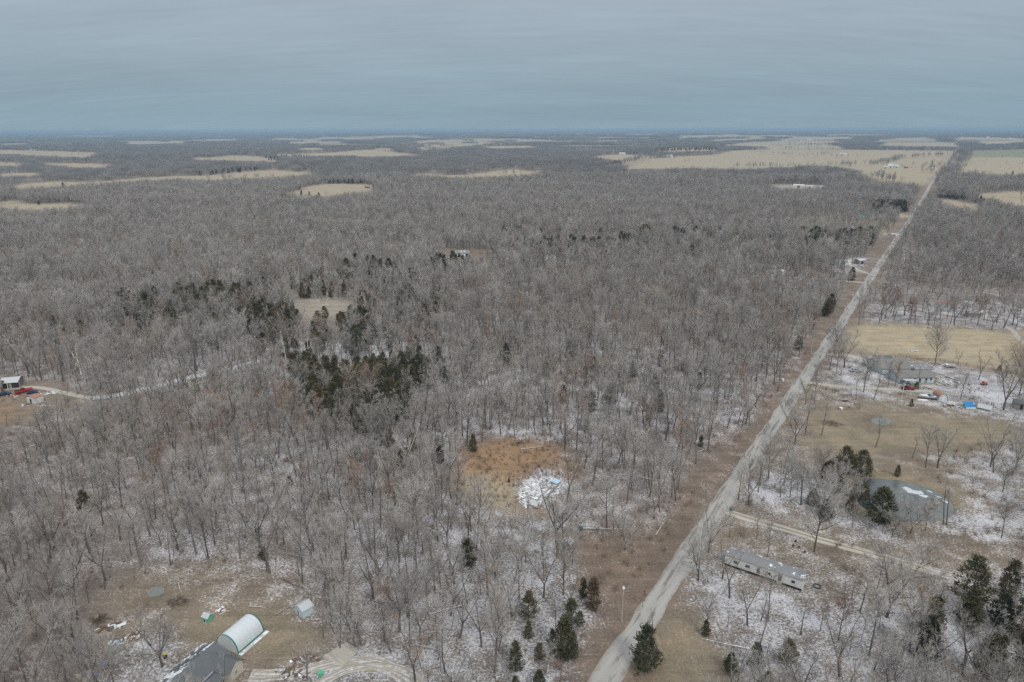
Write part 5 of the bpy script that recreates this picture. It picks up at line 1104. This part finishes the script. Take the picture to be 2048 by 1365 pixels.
heap('scrap_heap', 'pile of dark boards with a white sheet in the lower left clearing', 'scrap heap', (220, 1256), 2.6, 1.1, 34, ['wood_brown', 'paint_white', 'brush_dark'], 9, rot=20); heap('scrap_heap', 'pale boards and cartons lying right of the dog house', 'scrap heap', (447, 1222), 1.8, 1.0, 18, ['paint_white', 'wood_tan', 'wood_brown'], 10, smax=1.2)
heap('scrap_heap', 'light blue tarp scraps in the lower left clearing', 'scrap heap', (228, 1288), 1.3, .6, 9, ['tarp_pale', 'paint_white'], 11); heap('scrap_heap', 'snowy boards in the clearing above the leaning tree', 'scrap heap', (268, 1276), 2.4, 1.2, 22, ['board_snow', 'wood_brown'], 12)
heap('scrap_heap', 'small blue scraps near the bottom edge of the lower left clearing', 'scrap heap', (205, 1335), .9, .4, 5, ['tarp_blue', 'wood_brown'], 13, smax=.8); heap('scrap_heap', 'blue sheet lying at the bottom edge of the clearing', 'scrap heap', (183, 1352), 1.0, .4, 4, ['tarp_blue', 'fascia_blue'], 14)
heap('scrap_heap', 'dark odds and ends in snow beside the turning place', 'scrap heap', (588, 1346), 3.6, 1.8, 40, ['brush_dark', 'board_snow', 'wood_brown'], 15, smax=1.1); heap('scrap_heap', 'red brown rubbish in snow above the turning place', 'scrap heap', (612, 1322), 3.2, 1.2, 26, ['wood_brown', 'board_snow'], 16, smax=1.)
heap('scrap_heap', 'rubbish strewn along the farmyard lane at the left edge', 'scrap heap', (28, 792), 3, 1.5, 26, ['wood_brown', 'board_snow', 'paint_red'], 17, smax=1.1); heap('scrap_heap', 'snowy sheets behind the rusty roofed shed', 'scrap heap', (98, 788), 3.4, 1.8, 26, ['board_snow', 'paint_white'], 18)
heap('scrap_heap', 'yellow and white scraps on the roof side of the rusty roofed shed', 'scrap heap', (75, 785), 1.5, 1.0, 9, ['paint_yellow', 'paint_white'], 19, smax=1.); heap('scrap_heap', 'snowy boards below the rusty roofed shed', 'scrap heap', (88, 813), 2.4, .8, 16, ['board_snow', 'paint_white'], 20)
heap('scrap_heap', 'small snowy scraps left of the rusty roofed shed', 'scrap heap', (50, 811), 1.8, .9, 14, ['board_snow', 'wood_brown'], 21)
for i, (u, v, rx, lab) in enumerate([(1552, 556, 10, 'snowy scrap left of the side road yard'), (1600, 560, 10, 'snowy scrap in the middle of the side road yard'), (1640, 556, 7, 'snowy scrap at the right of the side road yard'), (1700, 535, 8, 'snowy scrap in the roadside junk yard'), (1672, 545, 6, 'snowy scrap left of the roadside junk yard'), (845, 515, 9, 'snowy scrap far off left of the small house'), (785, 502, 8, 'snowy scrap beside the long far trailer'), (1712, 466, 9, 'snowy scrap by the far roadside buildings'), (1640, 378, 12, 'snowy scrap right of the far white barn')]):
    heap('scrap_heap', lab, 'scrap heap', (u, v), rx, rx*.45, 46, ['board_snow', 'paint_white', 'wood_brown'], 30+i, smax=3.)
b0 = G(1610, 570); o = B().box(-6, 6, -3, 3, .0, .5).build('low_roof', 'pink_sheet'); o.location = (b0[0], b0[1], 0); o['label'] = 'low faded pink roof seen through trees below the side road yard'; o['category'] = 'roof'
# collapsed building
b0 = G(1078, 985); cb_ = thing('collapsed_building', 'collapsed building: snow covered boards and a fallen roof panel in the orange clearing', 'ruin', (b0[0], b0[1], 0), math.radians(62))
for i, (mt, b) in enumerate(debris(cb_, 640, 8.8, 5.0, ['snow', 'board_snow', 'wood_grey', 'paint_white', 'board_snow'], 50, .3, 1.9, .35).items()): b.build(['snowy_boards', 'weathered_boards', 'grey_boards', 'white_boards', 'more_boards'][i], mt, cb_)
bm_ = B(); bm_.box(-8.5, 8, -3.6, -3.35, .25, .5, .03); bm_.box(-8.5, 5, -1.9, -1.7, .3, .5, -.02); bm_.box(-8.4, -8.1, -3.6, -.4, .2, .45); bm_.build('floor_beams', 'wood_grey', cb_)
B().box(-8.2, -5.6, -3.0, -.6, .55, .66, .1, .1).build('roof_panel', 'metal_roof', cb_); B().box(6.2, 8.6, -3.2, -1.0, .4, .5, -.2, .12).build('roof_panel', 'tarp_pale', cb_, label='pale blue sheet')
# barn, sheds at left edge
gable('barn', 'open fronted barn with a white roof at the left edge', 'barn', (3, 779), (36, 776), 7, 2.6, 1.0, 'wood_grey', 'metal_roof', over=.5, doors=[('f', -1.5, .0, 3.2, 2.3), ('f', 2.2, .0, 3.0, 2.3)], doorm='dark_gap')  # open bays: the shade inside is put into dark panels, no real doors
gable('shed', 'white walled shed with a rusty roof in the left farmyard', 'shed', (71, 809), (88, 803), 4.8, 2.4, .5, 'white_siding', 'rust_roof', over=.15, doors=[('l', 0, .0, 1.2, 1.9)], doorm='dark_gap')
gable('house', 'brown roofed house just cut by the left edge', 'house', (-34, 792), (3, 787), 7, 2.6, 1.6, 'wood_grey', 'roof_brown', over=.4, wins=[('f', 1, 1, 1, 1)])
upole('utility pole in front of the open barn at the left edge', (17, 781), 764, 'pole_pale', False)
# utility poles
upole('wooden utility pole with a white transformer on the brown verge near the bottom', (1243, 1246), 1174, 'pole_wood', False, True)
upole('pale wooden pole on the verge beside dark cedars', (1651, 660), 636, 'wood_tan', False); upole('thin pole on the verge above the driveway mouth', (1622, 706), 687, 'pole_pale', False); upole('pale utility pole with a crossarm beside the roadside junk yard', (1746, 530), 510, 'pole_pale', True)
upole('small far utility pole left of the road below the two cars', (1767, 497), 482, 'pole_wood', True); upole('leaning white utility pole in the brown field below the blue house', (1803, 799), 765, 'pole_pale', True); upole('far utility pole near the long lane left of the road', (1757, 445), 432, 'pole_wood', True)
# houses of the middle distance
gable('house', 'small pale yellow house with a grey metal roof beside a brown clearing', 'house', (911, 514), (938, 514), 9, 2.8, 1.8, 'cream_wall', 'mobile_roof', wins=[('f', -4, 1, 1.4, 1.2)], doors=[('f', 4, .1, 2.6, 2.4)], doorm='dark_gap')
gable('shed', 'white shed in front of the small pale yellow house', 'shed', (915, 517), (921, 517), 3, 2.4, .5, 'white_paint', 'metal_roof', doors=[('f', 0, .1, .9, 1.9)]); gable('shed', 'tiny white shed below the door end of the pale yellow house', 'shed', (925, 518), (930, 518), 3, 2.6, .5, 'white_paint', 'metal_roof', doors=[('f', 0, .1, .9, 1.9)])
gable('long_trailer', 'long pale green trailer home far off left of the small house', 'mobile home', (777, 501), (806, 500), 4.5, 3, .5, 'white_siding', 'board_snow', wins=[('f', -3, 1.2, 1.4, 1)]); gable('house', 'pale roof of a house showing between trees below the far draw', 'house', (1090, 534), (1112, 534), 9, 5, 3, 'white_siding', 'metal_roof', wins=[('f', 0, 1.2, 1.4, 1)])
gable('barn', 'white far barn beside the wood right of the skyline fields', 'barn', (1586, 376), (1608, 376), 10, 3.4, 2.4, 'white_siding', 'metal_roof', doors=[('f', 0, 0, 5, 4)]); gable('shed', 'low white shed just right of the white far barn', 'shed', (1612, 377), (1626, 377), 10, 3.4, 1.2, 'white_siding', 'metal_roof', doors=[('f', 0, 0, 3, 2.6)])
gable('shed', 'second low shed right of the white far barn', 'shed', (1640, 378), (1652, 377), 9, 3.4, 1.2, 'white_siding', 'metal_roof', doors=[('f', 0, 0, 3, 2.6)]); gable('house', 'blue roofed house in the far wood left of the road', 'house', (1692, 421), (1712, 421), 12, 6, 2.6, 'white_siding', 'roof_blue', wins=[('f', 0, 1, 2, 1.4)])
gable('house', 'green roofed house at the end of the far long lane', 'house', (1738, 441), (1754, 438), 14, 3, 2.4, 'white_siding', 'roof_green', ridge='y', wins=[('f', 0, 1, 2, 1.4)]); gable('house', 'pale house far off beside the road behind dark cedars', 'house', (1704, 466), (1716, 466), 10, 4, 2, 'white_siding', 'metal_roof', wins=[('f', 0, 1, 2, 1.4)])
gable('house', 'reddish roofed house far off beside the road behind dark cedars', 'house', (1720, 466), (1733, 466), 10, 4, 2, 'cream_wall', 'rust_roof', wins=[('f', 0, 1, 2, 1.4)]); gable('long_trailer', 'white trailer home in the side road yard seen through trees', 'mobile home', (1540, 553), (1567, 552), 5, 3.4, .5, 'white_siding', 'board_snow', wins=[('f', -3, 1.4, 1.4, 1)], doors=[('f', 2, .6, 1, 2)])
gable('long_trailer', 'snow roofed trailer home in the roadside junk yard', 'mobile home', (1678, 533), (1702, 530), 5, 3.2, .5, 'white_siding', 'board_snow', wins=[('f', -2, 1.4, 1.4, 1)]); gable('shed', 'dark fronted shed at the road end of the junk yard', 'shed', (1718, 529), (1730, 528), 5, 2.8, .8, 'wood_grey', 'metal_roof', doors=[('f', 0, 0, 2.6, 2.2)], doorm='dark_gap')
gable('mobile_home', 'long pale mobile home with a red brown roof behind the row of trees', 'mobile home', (1861, 612), (1912, 621), 4.6, 2.9, .5, 'white_siding', 'rust_roof', over=.1, wins=[('f', -9, 1.3, 1.2, .9), ('f', -4, 1.3, 1.2, .9), ('f', 2, 1.3, 1.2, .9), ('f', 8, 1.3, 1.2, .9)], doors=[('f', 5, .6, 1, 2)])
gable('low_shed', 'low grey green shed with a snowy roof among the row of trees', 'shed', (1937, 634), (1966, 635), 4.6, 2.2, .5, 'wood_grey', 'board_snow', doors=[('f', 2, .2, 1, 1.8)]); gable('truck_box', 'white truck box parked behind the row of trees', 'truck box', (1928, 613), (1944, 614), 2.6, 2.6, .1, 'white_paint', 'paint_white', over=.02)
b0 = G(1880, 656); st = B().tube((0, 0, -.1), (.3, .1, 4.2), .75, .55, 9); st.tube((.2, 0, 3.2), (1.0, .2, 4.6), .22, .12, 6); st.tube((0, 0, 3.4), (-.6, .3, 5.0), .25, .1, 6); o = st.build('broken_trunk', 'wood_grey'); o.location = tuple(b0); o['label'] = 'thick broken grey trunk in the middle of the row of trees'; o['category'] = 'tree stump'
# fields beyond
for i, (u1, v1, u2, v2, D, hw, hr, wl, rf, lab) in enumerate([(1776, 336, 1786, 336, 22, 5, 5, 'white_paint', 'metal_roof', 'white gabled barn of the farm in the big tan field'), (1788, 336, 1797, 336, 14, 4, 3, 'white_siding', 'metal_roof', 'white house right of the gabled barn in the big tan field'), (1768, 337, 1775, 337, 10, 3, 2, 'white_siding', 'metal_roof', 'small shed left of the gabled barn in the big tan field'),
        (1810, 337, 1816, 337, 9, 3, 2, 'paint_maroon', 'rust_roof', 'dark red shed at the end of the big tan field farm'), (1679, 311, 1690, 311, 16, 4, 3, 'white_paint', 'metal_roof', 'white far farmhouse beside a clump of bare trees'), (1333, 315, 1346, 315, 26, 5, 4, 'white_paint', 'metal_roof', 'white barn behind the bent farm lane'), (1352, 315, 1358, 315, 14, 4, 3, 'white_siding', 'roof_brown', 'small house right of the barn behind the bent farm lane'),
        (1238, 310, 1250, 310, 20, 5, 3, 'white_siding', 'metal_roof', 'pale farmhouse above the tan field left of the farm lane'), (1912, 305, 1918, 305, 16, 4, 3, 'white_paint', 'metal_roof', 'white shed beside the road where the green field starts'), (2028, 365, 2036, 365, 12, 4, 2.5, 'white_siding', 'rust_roof', 'red roofed house among trees at the right edge'), (2010, 366, 2017, 366, 10, 4, 2, 'white_paint', 'metal_roof', 'white shed left of the red roofed house at the right edge'),
        (1864, 336, 1872, 336, 12, 3.5, 2.5, 'white_siding', 'roof_brown', 'farmhouse under trees between barn and road'), (345, 316, 352, 316, 18, 5, 4, 'cream_wall', 'roof_brown', 'brown far farmhouse alone in the left woods'), (20, 312, 40, 312, 14, 3, 1.5, 'white_paint', 'metal_roof', 'long white shed in the far left field'), (765, 296, 768, 296, 14, 9, 4, 'white_siding', 'metal_roof', 'pale far silo like building above the tan fields'),
        (60, 301, 72, 301, 14, 3, 2, 'white_paint', 'metal_roof', 'white buildings edge at the top of the far left field'), (1001, 312, 1008, 312, 14, 4, 3, 'white_siding', 'roof_brown', 'grey far house in the middle woods')]):
    gable('farm_building', lab, 'farm building', (u1, v1), (u2, v2), D, hw, hr, wl, rf, doors=[('f', 0, 0, 4, 3)], over=.5)
q = random.Random(4)
for i in range(46):
    u = q.choice([q.uniform(1000, 1540), q.uniform(1000, 1540), q.uniform(1560, 1640), q.uniform(430, 490), q.uniform(1700, 2030), q.uniform(1040, 1110)]); v = q.uniform(274, 286) if u < 1560 else q.uniform(281, 289) if u < 1660 else q.uniform(274, 283)
    if u < 500: v = q.uniform(275, 279)
    dd = float(np.hypot(*G(u, v)[:2])); w_ = 4.5*dd/FPX*q.uniform(.5, 1.2); b0 = G(u, v)
    gable('farm_building', 'tiny pale farm building near the skyline', 'farm building', (b0[0]-w_/2, b0[1], b0[2]), (b0[0]+w_/2, b0[1], b0[2]), min(w_*.6, 16), 5, 3.5, q.choice(['white_paint', 'white_siding', 'cream_wall']), q.choice(['metal_roof', 'metal_roof', 'roof_brown', 'rust_roof']), group='farm buildings near the skyline')
# small things
for u, v, lab, mt, w_, h_ in [(1461, 1022, 'dark teal wheeled bin where the gravel driveway meets the road', 'plastic_teal', .7, 1.1), (1162, 1060, 'small dark green bin at the wood edge above the hut', 'plastic_teal', .7, .9), (641, 1350, 'bright green tub at the turning place', 'plastic_green', 1.0, .6), (1939, 1125, 'bright green tub beside the snowy end of the driveway', 'plastic_green', .9, .5), (1682, 819, 'white crate lying in brown grass below the burnt ring', 'white_paint', 1.1, .6), (1565, 762, 'white crate on the verge left of the road', 'white_paint', .9, .8)]:
    b0 = G(u, v); root = thing('bin' if 'bin' in lab else 'tub' if 'tub' in lab else 'crate', lab, 'bin' if 'bin' in lab else 'tub' if 'tub' in lab else 'crate', (b0[0], b0[1], 0), .4)
    B().prism([(-w_*.42, 0), (w_*.42, 0), (w_*.5, h_), (-w_*.5, h_)], -w_*.45, w_*.45, 'y').build('body', mt, root); B().box(-w_*.54, w_*.54, -w_*.5, w_*.5, h_, h_+.07).build('lid', mt, root)
b0 = G(331, 1316); root = thing('barrel', 'black barrel with a yellow lid at the foot of the leaning tree', 'barrel', (b0[0], b0[1], 0), 0); B().tube((0, 0, 0), (0, 0, .9), .35, k=14).build('body', 'dark_gap', root); B().tube((0, 0, .9), (0, 0, 1.0), .36, k=14).build('lid', 'paint_yellow', root)
b0 = G(1634, 1174); root = thing('fire_pit', 'dark round fire pit ring beside the white end of the mobile home', 'fire pit', (b0[0], b0[1], 0), 0); rb = B()
for i in range(14): t = i*2*math.pi/14; rb.box(.75*math.cos(t)-.18, .75*math.cos(t)+.18, .75*math.sin(t)-.1, .75*math.sin(t)+.1, 0, .32, t+1.57)
rb.build('ring', 'paint_dark', root); B().tube((0, 0, .0), (0, 0, .06), .7, k=14).build('ash', 'wood_grey', root)
for i, (u, v) in enumerate([(1586, 1093), (1591, 1084), (1598, 1096), (1609, 1106)]):
    b0 = G(u, v); o = B().tube((0, 0, -.05), (.05, 0, .55), .3, .24, 9).build('tree_stump', 'brush_dark'); o.location = tuple(b0); o['label'] = 'small dark stump in snowy grass between the driveway and mobile home'; o['category'] = 'tree stump'; o['group'] = 'stumps above the mobile home'
b0 = G(1967, 770); root = thing('riding_mower', 'orange riding mower on the snowy yard at the right', 'riding mower', (b0[0], b0[1], 0), .3, None, 1.3); B().prism([(-.9, .35), (.9, .35), (.9, .75), (.2, .8), (-.9, .6)], -.4, .4, 'y').build('body', 'paint_orange', root); B().box(-.5, -.1, -.25, .25, .7, 1.15).build('seat', 'paint_dark', root)
for x_ in (-.6, .65):
    for y_ in (-.45, .45): B().tube((x_, y_-.08, .28), (x_, y_+.08, .28), .28, k=10).build('wheel', 'tyre_black', root)
for i, (u, v) in enumerate([(732, 376), (737, 377)]):
    b0 = G(u, v); o = B().tube((-2.2, 0, 1.3), (2.2, 0, 1.3), 1.3, k=12).build('hay_bale', 'brush_dark'); o.location = tuple(b0); o['label'] = 'dark round hay bale on the small tan clearing far off'; o['category'] = 'hay bale'; o['group'] = 'bales on the far clearing'
# fences
def fence(label, px, step, h, mat='wood_grey', rails=(.45, .9)):
    P = [G(u, v) for u, v in px]; o0 = P[0]; root = thing('fence', label, 'fence', tuple(o0), 0); rl = B()
    for a, c in zip(P, P[1:]):
        L = float(np.linalg.norm(c-a)); n = max(1, int(L/step))
        for i in range(n): p = a+(c-a)*i/n-o0; B().box(p[0]-.07, p[0]+.07, p[1]-.07, p[1]+.07, -.1, h).build('post', mat, root)
        d = (c-a)/L; 
        for z_ in rails: rl.tube(tuple(a-o0+np.array([0, 0, z_])), tuple(c-o0+np.array([0, 0, z_])), .035, k=4)
    rl.build('rail', mat, root)
fence('low dark fence bounding the snowy yard at the right', [(1925, 818), (1985, 832), (2070, 842)], 3.2, 1.2); fence('rail fence from the arched shed towards the grey shed', [(1895, 803), (1960, 806), (2030, 815)], 3.2, 1.2); fence('old fence along the lower edge of the tan hay field', [(1790, 716), (1880, 722), (1960, 735), (2070, 757)], 4, 1.1, 'wood_brown')
# fallen logs
def log(px, ang, L, r, mat, lab, grp=None, br=3, seed=1):
    b0 = G(*px); q = random.Random(seed); b = B(); zb = r+.05
    b.tube((0, 0, zb), (L*.55, q.uniform(-.3, .3), zb+.1), r, r*.7, 7); b.tube((L*.55, 0, zb+.1), (L, q.uniform(-.7, .7), zb+.15), r*.7, r*.25, 6)
    for i in range(br): t = q.uniform(.4, .95)*L; b.tube((t, 0, zb), (t+q.uniform(.3, 1.3), q.choice((-1, 1))*q.uniform(.5, 1.6), zb+q.uniform(.1, .9)), r*.35, .02, 5)
    o = b.build('fallen_log', mat); o.location = (b0[0], b0[1], float(h0(b0[0], b0[1]))); o.rotation_euler = (0, 0, math.radians(ang)); o['label'] = lab; o['category'] = 'fallen log'
    if grp: o['group'] = grp
log((1042, 900), 12, 8.5, .17, 'log_pale', 'long pale fallen trunk across the top of the orange clearing', seed=2); log((1163, 1058), -4, 11, .16, 'log_pale', 'snow topped fallen trunk along the wood edge right of the green bin', seed=3); log((1311, 1072), 62, 8, .15, 'log_pale', 'snow topped log pointing along the verge edge', seed=4)
log((357, 1167), -60, 5, .14, 'log_pale', 'white broken limb beside the iced pond in the lower left clearing', br=6, seed=5); log((548, 1232), 45, 9, .13, 'wood_grey', 'grey fallen trunk between hoop shed and small grey shed', seed=6); log((500, 1214), -6, 4, .12, 'log_pale', 'short white log behind the hoop shed', seed=7); log((567, 1160), -35, 7, .15, 'brush_dark', 'dark fallen limb in the thin wood behind the small grey shed', br=6, seed=8)
log((1395, 905), 30, 5, .12, 'log_pale', 'short pale log at the verge edge near roadside cedars', seed=9)
for i, (u, v) in enumerate([(430, 1060), (395, 1062), (270, 968), (180, 955), (95, 885), (300, 950), (620, 1010), (700, 1080), (820, 1090), (900, 1120), (640, 1120), (560, 985), (470, 940), (330, 1010), (60, 1020), (120, 1090), (40, 1190), (740, 1180), (860, 1230), (960, 1200), (830, 1290), (1180, 860), (1250, 900), (1300, 960), (1090, 690), (1150, 700), (1230, 780), (1320, 820), (700, 930), (780, 1000), (1500, 1300), (1600, 1330), (1710, 1320), (1690, 1290)]):
    log((u, v), random.uniform(0, 360), random.uniform(5, 10), random.uniform(.1, .17), random.choice(['log_pale', 'log_pale', 'wood_grey', 'board_snow']), 'pale fallen log lying '+zone(u, v), 'fallen logs '+zone(u, v), seed=20+i)

# ------------------------------------------------------------------ the air between here and the skyline
def haze_box():
    a, lo, hi = 41000., -60., 104.
    V = [(-a, -a, lo), (a, -a, lo), (a, a, lo), (-a, a, lo), (-a, -a, hi), (a, -a, hi), (a, a, hi), (-a, a, hi)]
    Q = [(0, 3, 2, 1), (4, 5, 6, 7), (0, 1, 5, 4), (1, 2, 6, 5), (2, 3, 7, 6), (3, 0, 4, 7)]
    mt = bpy.data.materials.new('haze_air'); mt.use_nodes = True; n = mt.node_tree.nodes; n.clear()
    o = n.new('ShaderNodeOutputMaterial'); v = n.new('ShaderNodeVolumePrincipled'); v.inputs['Color'].default_value = (.42, .60, .76, 1); v.inputs['Density'].default_value = 9e-5; v.inputs['Anisotropy'].default_value = 0.
    mt.node_tree.links.new(v.outputs[0], o.inputs['Volume'])
    kind(link('haze', mesh_from('haze', V, Q=Q, mats=[mt])), 'stuff')
haze_box()
